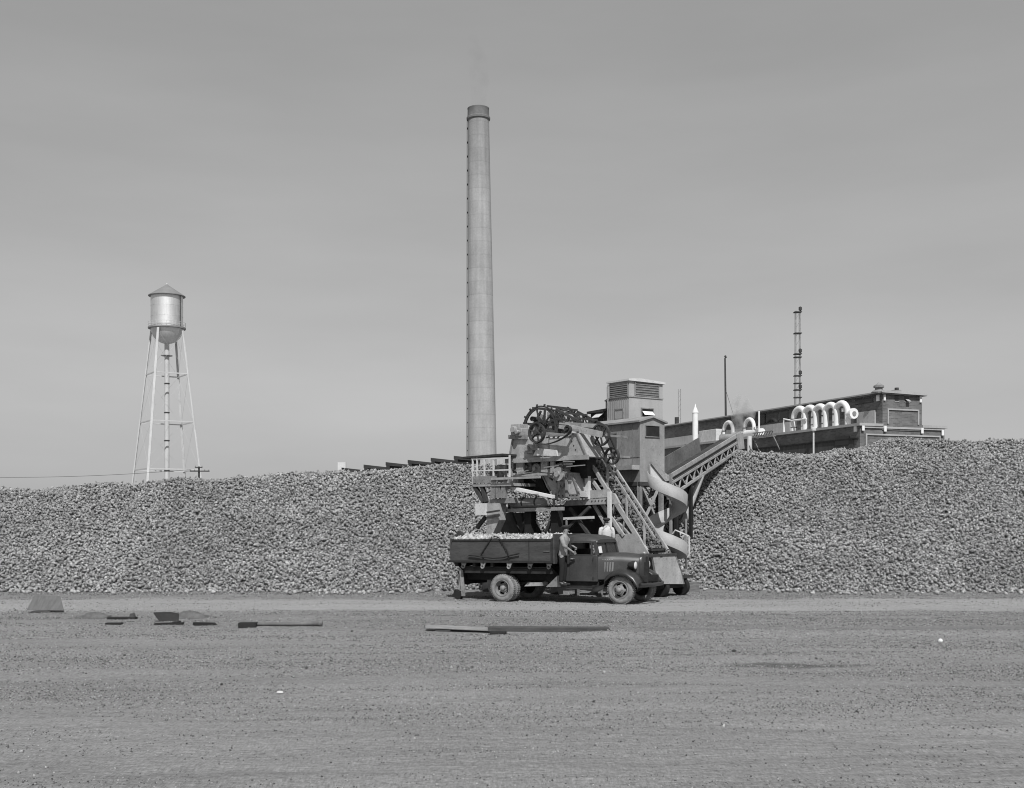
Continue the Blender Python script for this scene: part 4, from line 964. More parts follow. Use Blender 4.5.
    a, d = tw.ony(635, 395, 0), tw.ony(658, 382.5, 0); window(a.x, d.x, a.z, d.z, 'end', tower, pane=m_screen, slats=6, t=.03)
    a, d = tw.onx(628.5, 395.5, 0), tw.onx(610.5, 385.5, 0); window(a.y + .03, d.y, a.z, d.z - .02, 'side', tower, pane=m_screen, slats=6, t=.03)
    q = MB(); zz = tw.ony(634, 395.7, 0).z; q.box((-.03, -.03, zz - .06), (w1 + .02, -.003, zz)); q.box((-.03, -.003, zz - .06), (-.003, l1, zz)); q.build('trim_board', m_paint, tower)
    a, d = tw.ony(641.5, 416.5, 0), tw.ony(652.5, 409.5, 0); window(a.x, d.x, a.z, d.z, 'end', tower, sash=.12, t=.04)
    a, d = tw.onx(623.5, 418, 0), tw.onx(616, 410, 0); window(a.y, d.y, a.z, d.z, 'side', tower, pane=mat('painted_window', .36, .1, 2, .6), t=.04)
    c = tw.onx(608.8, 388, 0); MB().tube([(-.06, l1 - .03, zt - .05), (-.10, l1 - .02, zt - .15), (-.07, l1 - .02, zb + 1.6)], .035, 8).build('downspout', m_steel, tower, 40)
    # shack
    sf = Frame(*(P(606.8, 520, 46.2).xy), HR); Ms = M.inverted() @ (Matrix.Translation((sf.o.x, sf.o.y, 0)) @ Matrix.Rotation(HR, 4, 'Z'))
    sl_ = sf.onx(590.8, 415, 0).y; zs = sf.onx(606, 411.5, 0).z; z2 = zs - 1.6
    sh = MB().box((0, 0, z2), (1.3, sl_, zs)).build('shack', m_darkwood, root); sh.matrix_local = Ms
    MB().prism([(-.12, -.1, zs), (-.12, sl_ + .12, zs - .02), (-.12, sl_ + .12, zs + .07), (-.12, -.1, zs + .11)], (1.5, 0, 0)).build('roof', m_darkwood, sh)
    a, d = sf.onx(604.2, 417.5, 0), sf.onx(597, 414, 0); wn = MB().box((-.02, a.y, a.z - .12), (-.003, d.y, d.z)).build('window', m_black, sh)
    MB().prism([(-.03, a.y, d.z), (-.03, d.y, d.z), (-.28, d.y, a.z), (-.28, a.y, a.z)], (.02, 0, .03)).build('sash', m_pale, wn)
    a = sf.onx(603.1, 401, .1); MB().tube([(.3, a.y, zs), (.3, a.y, a.z)], .055, 10).build('stovepipe', m_dark, sh, 40)
    MB().lathe([(.1, 0), (.1, .03), (.02, .09)], 10, T(.3, a.y, a.z)).build('pipe_cowl', m_dark, sh, 40)
    # legs under the house
    def ph(x, y, z): return Ml @ Vector((x, y, z))
    for x, y in ((.08, .1), (hw - .08, .1), (.08, hl - .1), (hw - .08, hl - .1)):
        bars('house_leg', [(ph(x, y, -.1), ph(x, y, zb), .14)], m_steel)
    for s in (((.08, .1, zb), (hw - .1, .1, 2.2)), ((hw - .08, .1, zb), (.08, .1, 2.2)), ((.08, .1, 2.2), (hw - .08, .1, 2.2)), ((.08, .1, 3.4), (.08, 2.6, 1.6)), ((.08, 2.6, 3.4), (.08, .1, 1.6)), ((.08, .1, 2.1), (hw - .1, .1, .5)), ((hw - .08, .1, 2.1), (.08, .1, .5))):
        bars('house_brace', [(ph(*s[0]), ph(*s[1]), .09, .07)], m_paint)
    hb(MB().box((.0, .0, zb - .14), (hw, hl, zb - .004)), 'floor_frame', m_dark, house)

    # --- spiral slide
    ax = P(667.5, 520, 40.55); Mi = M.inverted()
    n = 64; th = np.linspace(R(168), R(712), n); q = MB(); ql = MB(); vs = []; wl = []
    zT, zB = H + (HZ - 482.5) * ax.y / F, H + (HZ - 557) * ax.y / F
    for i, t in enumerate(th):
        zz = zT + (zB - zT) * (i / (n - 1)); c = Vector((math.cos(t), math.sin(t), 0)); r0, r1 = .16, .68
        p = [ax.xy.to_3d() + c * r0 + Vector((0, 0, zz + .02)), ax.xy.to_3d() + c * (r0 + r1) * .5 + Vector((0, 0, zz - .07)), ax.xy.to_3d() + c * r1 + Vector((0, 0, zz)),
             ax.xy.to_3d() + c * (r1 + .02) + Vector((0, 0, zz + .42))]
        vs.append([Mi @ k for k in p])
    fl = [k for r in vs for k in r]
    q.add(fl, [(i * 4 + k, i * 4 + k + 1, (i + 1) * 4 + k + 1, (i + 1) * 4 + k) for i in range(n - 1) for k in range(3)])
    q.build('spiral_slide', mat('slide_sheet', 0.40, 0.12, 2, 0.62, metal=0.0, streak=.08, rust=.12), root, 50, solid=.02)
    a0 = ax.xy.to_3d(); bars('slide_post', [(Mi @ (a0 + Vector((.12, 0, -.1))), Mi @ (a0 + Vector((.12, 0, 4.2))), .08)], m_steel)
    for t in (R(20), R(140), R(260)):
        a2 = a0 + Vector((math.cos(t), math.sin(t), 0)) * .74; bars('slide_post', [(Mi @ (a2 + Vector((0, 0, -.1))), Mi @ (a2 + Vector((0, 0, 2.6 if t < 3 else 1.5))), .05)], m_paint)
    e = P(689, 536, 40.4); e2 = P(675.5, 530, 40.4); bars('slide_rail', [(Mi @ e, Mi @ P(689.5, 556, 40.4), .04), (Mi @ e, Mi @ e2, .04), (Mi @ e2, Mi @ P(672.5, 534, 40.5), .04)], m_pale)
    # flat tin cheek where the slide leaves the house
    c3 = [hf.ony(650.2, 463.5, -.1), hf.ony(651, 481.5, -.1), hf.ony(664.5, 481, -.1)]
    hb(MB().prism(c3, (0, .06, 0)), 'slide_cheek', m_pale, house)
    c4 = [hf.ony(650.2, 463.5, -.12), hf.ony(653.5, 463.5, -.12), hf.ony(673, 480, -.12), hf.ony(664.5, 481.2, -.12)]
    hb(MB().prism(c4, (0, -.05, 0)), 'slide_cheek', m_paint, house)

    # --- boom conveyor carrying beets up on to the right heap
    b0, b1 = P(655, 484.5, 43.6), P(731, 438.5, 49.5); D = (b1 - b0); Dn = D.normalized(); sd = Vector((Dn.y, -Dn.x, 0)).normalized(); up = sd.cross(Dn)
    up = up if up.z > 0 else -up
    m_ = lambda p: Mi @ p
    def bb(name, segs, m, parent=root):
        q = MB()
        for p, s, w, h in segs: q.bar(m_(p), m_(s), w, h)
        return q.build(name, m, parent)
    hwid = .45
    q = MB(); q.prism([m_(b0 - sd * hwid), m_(b1 - sd * hwid), m_(b1 + sd * hwid), m_(b0 + sd * hwid)], Vector((0, 0, -.04))); boom = q.build('boom_conveyor', m_dark, root)
    bb('side_board', [(b0 + sd * hwid + up * .2, b1 + sd * hwid + up * .2, .05, .15)], m_paint, boom)
    bb('side_board', [(b0 - sd * hwid + up * .26, b1 - sd * hwid - Dn * 2.2 + up * .26, .04, .66)], mat('weathered_boom_board', .15, .3, 1.5, .8, rust=.3), boom)
    for s in (-1, 1):
        o = sd * hwid * s; bb('truss_chord', [(b0 + o - up * .08, b1 + o - up * .08, .07, .09), (b0 + o - up * .55, b1 + o - up * .42, .07, .1)], m_paint, boom)
        sg = []
        for k in range(11):
            a = b0 + D * (k / 11) + o - up * .08; b2 = b0 + D * ((k + .5) / 11) + o - up * .5; c = b0 + D * ((k + 1) / 11) + o - up * .08; sg += [(a, b2, .04, .05), (b2, c, .04, .05)]
        bb('truss_web', sg, m_paint, boom)
    q = MB()
    for k in range(10):
        c = b0 + D * ((k + .5) / 10) - up * .4; q.tube([m_(c - sd * .42), m_(c + sd * .42)], .07, 10)
    q.build('idler_roller', m_steel, boom, 40)
    q = MB(); c = b1 + up * .0; q.tube([m_(c - sd * .48), m_(c + sd * .48)], .2, 16); q.build('head_roller', m_steel, boom, 40)
    q = MB(); q.prism([m_(b1 + sd * .5 + up * .28 - Dn * .5), m_(b1 + sd * .5 + up * .2 + Dn * .2), m_(b1 + sd * .5 - up * .5 + Dn * .15), m_(b1 + sd * .5 - up * .4 - Dn * .45)], m_(sd * -.05) - m_(Vector())); q.build('head_cheek', m_paint2, boom)
    bb('under_tray', [(b0 + D * .1 - up * .62, b0 + D * .8 - up * .56, .8, .05)], m_paint, boom)
    l0 = b0 + D * .44 - up * .5 + sd * .40; l1_ = l0 + Vector((-1.25, .5, -3.6))
    q = MB(); q.tube([m_(l0), m_(l1_)], .13, 12); q.build('prop_leg', m_pale, boom, 50)
    l2 = b0 + D * .5 - up * .55 - sd * .3; q = MB(); q.tube([m_(l2), m_(l2 + Vector((-1.35, .2, -3.4)))], .13, 12); q.build('prop_leg', m_steel, boom, 50)
    wv = Vector((Dn.x, Dn.y, 0)).normalized(); nn = Vector((wv.y, -wv.x, 0)); k0 = b0 + sd * .30
    def onboom(px, py):
        r_ = Vector(((px - CX) / F, 1, (HZ - py) / F)); c_ = Vector((0, 0, H)); return c_ + r_ * ((k0 - c_).dot(nn) / r_.dot(nn))
    q = MB(); q.prism([m_(onboom(*p)) for p in ((668, 485), (718, 453.5), (728, 449), (729, 455), (712, 469), (690, 489), (687, 500), (679, 507), (668, 507))], m_(-sd * .5) - m_(Vector())); q.build('boom_shade_plate', m_black, boom)  # added black plate, stands in for the shaded hollow under the boom
    for k, zz in ((.12, -2.9), (.3, -3.3)):
        a = b0 + D * k - up * .5; bb('shade_frame', [(a + sd * .4, a + sd * .4 + Vector((0, 0, zz)), .12, .12), (a - sd * .4, a - sd * .4 + Vector((0, 0, zz)), .12, .12), (a + sd * .4, a + D * .16 + Vector((0, 0, zz)), .08, .08)], m_black, boom)  # black frame bars added to darken the hollow below the boom
beet_piler()

# ------------------------------------------------------------------ dump lorry
def lorry():
    YAW = R(-30); h = Vector((math.cos(YAW), math.sin(YAW))); l = Vector((-math.sin(YAW), math.cos(YAW)))
    WBASE = 4.05; fw = P(621.5, 604.2, H * F / 84.2).xy; o = fw - h * WBASE + l * .80
    t = Frame(o.x, o.y, YAW); root = empty('dump_truck', (o.x, o.y, -.05), YAW); root.rotation_euler = (0, -R(.7), YAW)
    tag(root, 'dark 1930s flatbed dump truck heaped with sugar beets, parked before the piler', 'truck')
    mp = mat('dull_truck_paint', 0.058, 0.22, 2.2, 0.42, spec=0.45, rust=.2)
    mf = mat('fender_black', 0.038, 0.25, 2.5, 0.35, spec=0.5)
    mbed = mat('dusty_truck_bed', 0.068, 0.3, 1.8, 0.75, stretch=(.6, 1, 2.5), rust=.25)
    mdust = mat('dusty_tyre', 0.25, 0.25, 6, 0.9, bump=.3, bscale=30)
    mrim = mat('dusty_rim', 0.25, 0.2, 5, 0.65)
    munder = mat('chassis_grime', 0.03, 0.4, 5, 0.8)
    def wheel(x, y, side, front, steer=0.0, full=True):
        r, w = .435, .21; e = empty('wheel', (x, y, r)); e.parent = root; e.rotation_euler = (0, 0, steer)
        A = rotX(R(90)) if side < 0 else rotX(R(-90))            # local z points outwards
        p = [(.265, -w / 2 + .02), (.30, -w / 2), (.36, -w / 2 - .005), (.405, -w / 2 + .015), (r - .008, -w / 2 + .05), (r, -w * .2), (r, w * .2), (r - .008, w / 2 - .05), (.405, w / 2 - .015), (.36, w / 2 + .005), (.30, w / 2), (.265, w / 2 - .02)]
        q = MB().lathe(p, 40, A, cap=False)
        for k in range(40):                                     # tread blocks
            for s in (-1, 1):
                a = 2 * math.pi * k / 40; q.bar(A @ Vector((r * math.cos(a), r * math.sin(a), s * .02)), A @ Vector((r * math.cos(a + .06), r * math.sin(a + .06), s * (w / 2 - .03))), .035, .025, up=A @ Vector((math.cos(a), math.sin(a), 0)))
        q.build('tyre', mdust, e, 40)
        if not full: return e
        q = MB(); zf = .05 if front else -.01                    # dished disc with five hand holes
        q.lathe([(.265, w / 2 - .03), (.272, w / 2 - .0), (.25, w / 2 + .005), (.235, zf + .0), (.23, zf - .02)], 36, A, cap=False)
        n = 60
        ri, ro = .125, .235; vs = []; fs = []
        for k in range(n):
            a = 2 * math.pi * k / n
            ph = (k * 5 / n) % 1; hole = .2 < ph < .8
            for rr, zz in ((ri, zf + (.05 if front else -.03)), (ri + .028 if hole else ri + .05, zf + (.04 if front else -.02)), (ro - .03 if hole else ro - .05, zf + .005), (ro, zf)):
                vs.append(A @ Vector((rr * math.cos(a), rr * math.sin(a), zz)))
        for k in range(n):
            kk = (k + 1) % n; ph = ((k + .5) * 5 / n) % 1; hole = .2 < ph < .8
            for j in range(3):
                if j == 1 and hole: continue
                fs.append((k * 4 + j, k * 4 + j + 1, kk * 4 + j + 1, kk * 4 + j))
        q.add(vs, fs)
        rm = q.build('rim', mrim, e, 40)
        q = MB(); q.lathe([(.13, zf + (.05 if front else -.03)), (.12, zf + (.08 if front else .0)), (.085, zf + (.09 if front else .01)), (.075, zf + (.16 if front else .09)), (.05, zf + (.185 if front else .11)), (.01, zf + (.19 if front else .115))], 20, A)
        for k in range(5): a = 2 * math.pi * (k + .1) / 5; q.lathe([(.016, 0), (.016, .03)], 6, A @ T(.104 * math.cos(a), .104 * math.sin(a), zf + (.08 if front else .0)))
        q.build('hub', mrim, e, 40)
        MB().lathe([(.25, zf - .11), (.02, zf - .11)], 24, A).build('brake_drum', m_black, e)
        return e
    wheel(WBASE, -.80, -1, True, R(-2)); wheel(WBASE, .80, 1, True, R(-2))
    wheel(0, -.98, -1, False); wheel(0, -.74, -1, False, full=False); wheel(0, .98, 1, False); wheel(0, .74, 1, False, full=False)
    q = MB()
    for s in (-1, 1): q.box((-1.7, s * .42 - .04, .66), (4.75, s * .42 + .04, .86))
    for x in (-1.6, -.7, .8, 1.8): q.box((x - .04, -.38, .68), (x + .04, .38, .84))
    q.build('chassis_frame', munder, root)
    q = MB(); q.tube([(0, -1.0, .435), (0, 1.0, .435)], .07, 12); q.lathe([(.1, -.16), (.2, -.08), (.2, .08), (.1, .16)], 16, T(0, 0, .435) @ rotX(R(90))); q.build('rear_axle', munder, root, 40)
    q = MB(); q.tube([(WBASE, -.75, .43), (WBASE, -.45, .36), (WBASE, .45, .36), (WBASE, .75, .43)], .045, 10); q.build('front_axle', munder, root, 40)
    q = MB(); q.tube([(.1, 0, .45), (2.4, 0, .62)], .05, 10); q.build('drive_shaft', munder, root, 40)
    for x0, x1 in ((-.75, .75), (3.45, 4.65)):
        for s in (-1, 1):
            q = MB()
            for k in range(4):
                sh = .1 * k; q.tube([(x0 + sh, s * .5, .63 - .03 * k), ((x0 + x1) / 2, s * .5, .54 - .03 * k), (x1 - sh, s * .5, .63 - .03 * k)], .025, 6)
            q.build('leaf_spring', munder, root)
    # bed
    bx0, bx1 = t.ony(449.8, 550, -1.08).x, t.ony(553.2, 550, -1.08).x; zb0, zb1 = t.ony(500, 560.5, -1.08).z + .05, t.ony(500, 539.4, -1.08).z + .05
    bw = 1.08
    bed = MB().box((bx0, -bw + .05, zb0 - .06), (bx1, bw - .05, zb0)).build('bed_floor', mbed, root)
    for s in (-1, 1):
        q = MB(); q.prism([(bx0 + .03, s * bw, zb0 - .06), (bx1, s * bw, zb0 - .06), (bx1, s * bw, zb1), (bx0 + .10, s * bw, zb1)], (0, -s * .05, 0)); sb = q.build('side_board', mbed, bed, bevel=.008)
        q = MB(); q.box((bx0, s * (bw + .025) - .025, zb0 - .07), (bx1 + .02, s * (bw + .025) + .022, zb0 + .0)); q.box((bx0 + .1, s * (bw + .012) - .012, zb1 - .05), (bx1, s * (bw + .012) + .01, zb1 + .012)); q.build('edge_rail', munder, sb)
        q = MB()
        for px in (529.5,): x = t.ony(px, 550, -1.08).x; q.box((x - .012, s * (bw + .004) - .004, zb0), (x + .012, s * (bw + .004) + .003, zb1 - .05))
        q.build('side_seam', munder, sb); q = MB()
        q.box((bx1 - .32, s * (bw + .01) - .01, (zb0 + zb1) / 2 - .06), (bx1 - .1, s * (bw + .01) + .01, (zb0 + zb1) / 2 - .02)); q.build('latch', mat('bare_bracket', .10, .3, 3, .6), sb)
        MB().box((bx1 - .06, s * (bw + .01) - .01, zb0), (bx1, s * (bw + .01) + .01, zb1)).build('corner_post', munder, sb)
    MB().box((bx1, -bw + .0, zb0 - .1), (bx1 + .06, bw, zb1 + .16)).build('headboard', mbed, bed, bevel=.008)
    MB().box((bx0, -bw + .05, zb0 - .04), (bx0 + .05, bw - .05, zb1 + .02)).build('tailgate', mbed, bed)
    q = MB()
    for x in np.linspace(bx0 + .25, bx1 - .2, 6): q.box((x - .05, -bw + .03, zb0 - .2), (x + .05, bw - .03, zb0 - .062))
    for s in (-1, 1): q.box((bx0 + .1, s * .45 - .06, .87), (bx1, s * .45 + .06, zb0 - .2))
    q.build('cross_bearer', munder, bed)
    q = MB()
    for s in (-1, 1): q.prism([(bx0 + .3, s * .98, zb0 - .2), (bx1 - .1, s * .98, zb0 - .2), (bx1 - .1, s * .5, zb0 - .42), (bx0 + .3, s * .5, zb0 - .42)], (0, 0, -.03))
    q.build('underbed_board', munder, bed)
    mbr = mat('bright_hook', .40, .2, 4, .5)
    for px in (464, 483.3, 509.5, 530.5, 549.5):
        x = t.ony(px, 563, -1.1).x; q = MB(); q.prism([(x - .09, -bw - .03, zb0 - .06), (x + .12, -bw - .03, zb0 - .06), (x + .02, -bw - .03, zb0 - .26), (x - .05, -bw - .03, zb0 - .24)], (0, .04, 0)); q.tube(circ((0, 0, 0), .055, n=12)[:-1], .016, 5, closed=True) if False else None
        q.tube([(x + .055 * math.cos(a), -bw - .05, zb0 - .2 + .055 * math.sin(a)) for a in np.linspace(0, 2 * math.pi, 13)[:-1]], .018, 5, closed=True); q.build('hook', m_steel if px in (483.3, 509.5) else mbed, bed)
    # chain slings on the near side
    def cp_(px, py): return t.ony(px, py, -bw - .045)
    for pts in ([(490.5, 538.5), (485.5, 546), (481, 553)], [(501, 538.5), (505, 545), (509, 552.5)], [(490.5, 538.5), (492.5, 535.6), (496, 534.8), (499, 535.8), (501, 538.5)], [(483, 553), (484, 558), (483.5, 562)], [(508.5, 552.5), (509.5, 558), (509.5, 562)]):
        pp = [cp_(*p) for p in pts]; q = MB()
        for a, b2 in zip(pp[:-1], pp[1:]):
            k = max(2, int((b2 - a).length / .07))
            for i in range(k): q.bar(a + (b2 - a) * (i / k), a + (b2 - a) * ((i + .8) / k), .022, .04 if i % 2 else .02)
        q.build('chain', m_black, bed)
    MB().tube([cp_(*p) + Vector((0, -.02, 0)) for p in ((469.5, 553.3), (476, 553.8), (484, 555.4), (494, 556.6), (504, 556), (511, 554), (520, 552.3))], .022, 8).build('sling_bar', m_black, bed, 40)
    # load of beets
    n = 1500; X = RNG.uniform(bx0 + .1, bx1 - .06, n); Y = RNG.uniform(-bw + .1, bw - .1, n)
    Z = zb1 - .06 + .13 * (1 - (Y / bw) ** 2) * (0.4 + vnoise(X * 2, Y * 2, 77)) + RNG.uniform(-.06, .07, n)
    ld = beets('beet_load', X, Y, Z, m_beet2, .05, .08); ld.location = root.location; ld.rotation_euler = root.rotation_euler
    tag(ld, 'heaped load of pale sugar beets filling the truck bed', None, kind='stuff')
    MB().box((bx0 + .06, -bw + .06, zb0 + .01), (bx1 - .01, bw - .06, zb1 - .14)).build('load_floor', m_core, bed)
    # rear fittings
    q = MB(); a = t.ony(462.5, 530, -.6); q.bar(t.ony(459.8, 536.5, -.6), t.ony(463, 531, -.6), .16, .26); q.build('tail_stake', m_darkwood, bed)
    q = MB(); q.prism([t.ony(459.5, 568, -.95), t.ony(463, 568, -.95), t.ony(465, 594, -.95), t.ony(461.5, 594, -.95)], (0, .03, 0)); q.build('mud_flap', m_steel, root)
    q = MB(); q.prism([t.ony(457.5, 572, -.9), t.ony(459, 572, -.9), t.ony(460.5, 587, -.9), t.ony(459, 587, -.9)], (0, .03, 0)); q.build('strap', m_steel, root)
    q = MB(); q.bar(t.ony(459.5, 589, -.85), t.ony(457.2, 596, -.85), .16, .3); q.build('tow_hook', m_black, root)
    MB().box((bx0 + .2, -.9, .5), (bx0 + .24, .9, .95)).build('rear_panel', munder, root)
    MB().box((-1.5, -.95, .9), (1.75, -.90, 1.06)).build('sub_rail', munder, root)
    MB().prism([t.ony(546, 586, -.85), t.ony(560.8, 586, -.85), t.ony(560.8, 574.5, -.85), t.ony(557.5, 575, -.85)], (0, .3, 0)).build('step_bracket', m_steel, root)
    MB().prism([t.ony(524.5, 585, -.8), t.ony(542, 584.8, -.8), t.ony(542, 581.3, -.8), t.ony(528, 581.3, -.8)], (0, .4, 0)).build('tool_box', m_paint, root)
    # cab
    cr, cw = t.ony(563.5, 560, -.80).x, .80; cf = t.ony(596, 560, -.80).x + .06; dz0, belt = .66, t.ony(580, 554, -.8).z; top = t.ony(575, 533.8, -.5).z
    def ring(x, w, z0, z1, tp=.85, rd=.12): return [(x, -w, z0), (x, -w, z1 - rd * 2), (x, -w * (1 + tp) / 2, z1 - rd * .7), (x, -w * tp * .8, z1 - rd * .15), (x, 0, z1), (x, w * tp * .8, z1 - rd * .15), (x, w * (1 + tp) / 2, z1 - rd * .7), (x, w, z1 - rd * 2), (x, w, z0)]
    cab = MB().box((cr, -cw, dz0), (cf, cw, belt)).build('cab', mp, root, bevel=.03)
    zr = top - .25
    roof = MB().loft([ring(cr - .0, cw * .90, zr + .02, top - .10), ring(cr + .07, cw * .97, zr, top - .02), ring(cr + .35, cw * .985, zr, top + .02), ring(cf - .40, cw * .97, zr, top - .01), ring(cf - .14, cw * .94, zr, top - .07, rd=.09), ring(cf - .04, cw * .90, zr - .01, top - .15, rd=.05)]).build('cab_roof', mp, cab, 50)
    q = MB(); q.box((cr, -cw + .01, belt), (cr + .05, cw - .01, zr + .03))
    for s in (-1, 1): q.box((cr + .05, s * (cw - .03) - .03, belt), (cr + .16, s * (cw - .03) + .03, zr + .02))
    q.build('rear_wall', mp, cab)
    q = MB()
    for s in (-1, 1): q.bar((cf - .02, s * (cw - .05), belt - .02), (cf - .12, s * (cw - .08), zr + .04), .07, .09)
    q.build('windscreen_pillar', mp, cab)
    q = MB(); q.prism([(cf - .03, -cw + .08, belt + .02), (cf - .03, cw - .08, belt + .02), (cf - .115, cw - .11, zr + .02), (cf - .115, -cw + .11, zr + .02)], (.012, 0, 0)); ws = q.build('windscreen', mat('windscreen_glass', .035, .2, 2, .12, spec=.6), cab)
    q = MB()
    for a, b2 in (((cf - .0, -cw + .07, belt + .03), (cf - .0, cw - .07, belt + .03)), ((cf - .095, -cw + .1, zr + .0), (cf - .095, cw - .1, zr + .0)), ((cf - .0, 0, belt + .02), (cf - .09, 0, zr))): q.bar(a, b2, .035, .04)
    q.build('frame', mf, ws)
    q = MB(); q.prism([(cf + .005, -cw + .14, belt + .04), (cf + .005, -cw + .36, belt + .04), (cf - .035, -cw + .36, belt + .26), (cf - .035, -cw + .14, belt + .24)], (.006, 0, 0)); q.build('paper_notice', m_white, ws)
    d0, d1 = t.ony(570, 560, -.82).x, t.ony(593, 560, -.82).x
    dr = MB().box((d0, -cw - .018, dz0 + .02), (d1, -cw - .003, belt - .01)).build('door', mp, cab, bevel=.006)
    q = MB(); q.box((d0, -cw - .02, belt - .01), (d0 + .055, -cw + .02, zr + .06)); q.box((d1 - .06, -cw - .02, belt - .01), (d1 - .005, -cw + .02, zr + .04)); q.box((d0 + .055, -cw - .02, zr - .01), (d1 - .06, -cw + .01, zr + .05)); q.box((d0, -cw - .028, belt - .03), (d1, -cw - .018, belt + .0)); q.build('window_frame', mp, dr)
    q = MB(); q.bar((d0 + .06, -cw - .05, belt - .13), (d0 + .2, -cw - .05, belt - .13), .025); q.tube([(d0 + .08, -cw - .06, belt - .13), (d0 + .08, -cw, belt - .13)], .015, 6); q.build('handle', mbr, dr)
    q = MB()
    for zz in (dz0 + .12, belt - .14): q.tube([(d1 + .006, -cw - .02, zz - .04), (d1 + .006, -cw - .02, zz + .04)], .018, 8)
    q.build('hinge', mf, dr)
    dl = MB().box((d0, cw + .003, dz0 + .02), (d1, cw + .018, belt - .01)).build('door', mp, cab, bevel=.006)
    MB().box((cr + .08, -.7, belt - .1), (cr + .3, .7, belt + .16)).build('seat_back', munder, cab, bevel=.04)
    q = MB(); cst = Vector((cf - .38, .36, belt + .06)); q.tube([cst + Matrix.Rotation(R(-35), 3, 'Y') @ Vector((0, .2 * math.cos(a), .2 * math.sin(a))) for a in np.linspace(0, 2 * math.pi, 21)[:-1]], .014, 6, closed=True); q.build('steering_wheel', mf, cab)
    # bonnet, grille, lamps, wings
    gx = t.ony(641.5, 570, -.28).x; ht = t.ony(643, 556, 0).z + .03
    def hr_(x, w, z0, z1): return [(x, -w, z0), (x, -w, z1 - .26), (x, -w * .93, z1 - .10), (x, -w * .62, z1 - .015), (x, 0, z1 + .02), (x, w * .62, z1 - .015), (x, w * .93, z1 - .10), (x, w, z1 - .26), (x, w, z0)]
    hood = MB().loft([hr_(cf, cw * .96, .74, belt + .03), hr_(cf + .12, cw * .88, .74, belt + .035), hr_((cf + gx) / 2, .52, .74, (belt + ht) / 2 + .045), hr_(gx - .06, .29, .70, ht)]).build('bonnet', mp, root, 50)
    q = MB()
    for i in range(4):
        p = t.ony(605.5 + i * 2.3, 571, -.62); k = (p.x - cf) / (gx - cf); w = .70 - .38 * k
        q.bar((p.x, -w - .02, .98), (p.x + .03, -w - .02, 1.27), .03, .05)
    q.build('louvre', mrim, hood)
    q = MB()
    for i in range(5):
        p = t.ony(604 + i * 2, 562, -.62); k = (p.x - cf) / (gx - cf); w = .69 - .38 * k; q.box((p.x - .012, -w - .03, 1.34), (p.x + .02, -w + .02, 1.37))
    q.build('vent_slot', mbr, hood)
    gl = MB().loft([hr_(gx - .06, .31, .60, ht + .015), hr_(gx + .02, .29, .60, ht + .01), hr_(gx + .06, .22, .62, ht - .05)]).build('radiator_shell', mf, root, 50)
    q = MB()
    for y in np.linspace(-.17, .17, 9): q.box((gx + .062, y - .008, .68), (gx + .08, y + .008, ht - .22))
    q.box((gx + .058, -.012, .62), (gx + .1, .012, ht - .05)); q.build('grille', munder, gl)
    MB().lathe([(.03, 0), (.045, .03), (.03, .07)], 12, T(gx - .01, 0, ht + .025)).build('radiator_cap', mbr, gl, 40)
    for px, a in ((635.2, -.50), (650.6, .50)):
        p = t.ony(635.2, 565.5, -.50); A = T(p.x, a, p.z) @ rotY(R(90))
        lamp = MB().lathe([(.02, -.24), (.09, -.2), (.125, -.1), (.14, 0), (.145, .015), (.13, .03)], 24, A).build('headlight', mf, root, 50)
        MB().lathe([(.128, .02), (.1, .045), (.02, .06)], 20, A).build('lens', mat('lamp_lens', .6, .1, 3, .12, spec=.8), lamp, 60)
        MB().bar((p.x - .08, a * .75, p.z - .32), (p.x - .08, a, p.z - .1), .05).build('bracket', mf, lamp)
    for s in (-1, 1):
        pr = [(cf - .12, .47), (cf + .1, .50), (cf + .3, .60), (WBASE - .46, .82), (WBASE - .25, .975), (WBASE, 1.025), (WBASE + .24, .98), (WBASE + .46, .84), (WBASE + .6, .66), (WBASE + .63, .56)]
        q = MB(); rings = []
        for i, (x, z) in enumerate(pr):
            yi = .45 if i > 2 else .66; rings.append([(x, s * yi, z + .03), (x, s * .72, z + .05), (x, s * .9, z + .015), (x, s * .985, z - .05), (x, s * 1.0, z - .13)])
        vs = [p for r_ in rings for p in r_]; q.add(vs, [(i * 5 + k, i * 5 + k + 1, (i + 1) * 5 + k + 1, (i + 1) * 5 + k) for i in range(len(pr) - 1) for k in range(4)])
        q.build('wing', mf, root, 50, solid=.02)
        MB().box((cr - .05, s * .82 - .17, .44), (cf - .1, s * .82 + .17, .475)).build('running_board', mf, root, bevel=.008)
        MB().box((cr, s * .70 - .02, .475), (cf, s * .70 + .02, .665)).build('sill_panel', munder, root)
    q = MB(); q.tube([(gx + .22, -.86, .60), (gx + .36, -.5, .58), (gx + .38, 0, .58), (gx + .36, .5, .58), (gx + .22, .86, .60)], .055, 8)
    for s in (-1, 1): q.bar((gx - .1, s * .42, .70), (gx + .34, s * .42, .59), .05, .07)
    q.build('bumper', mf, root, 40)
    MB().box((gx + .0, -.6, .48), (gx + .05, .6, .64)).build('valance', mf, root)
    return t, root
m_beet2 = tone_mat('load_beet_skin', 0.46, 0.2, 9)
t_lorry, lorry_root = lorry()

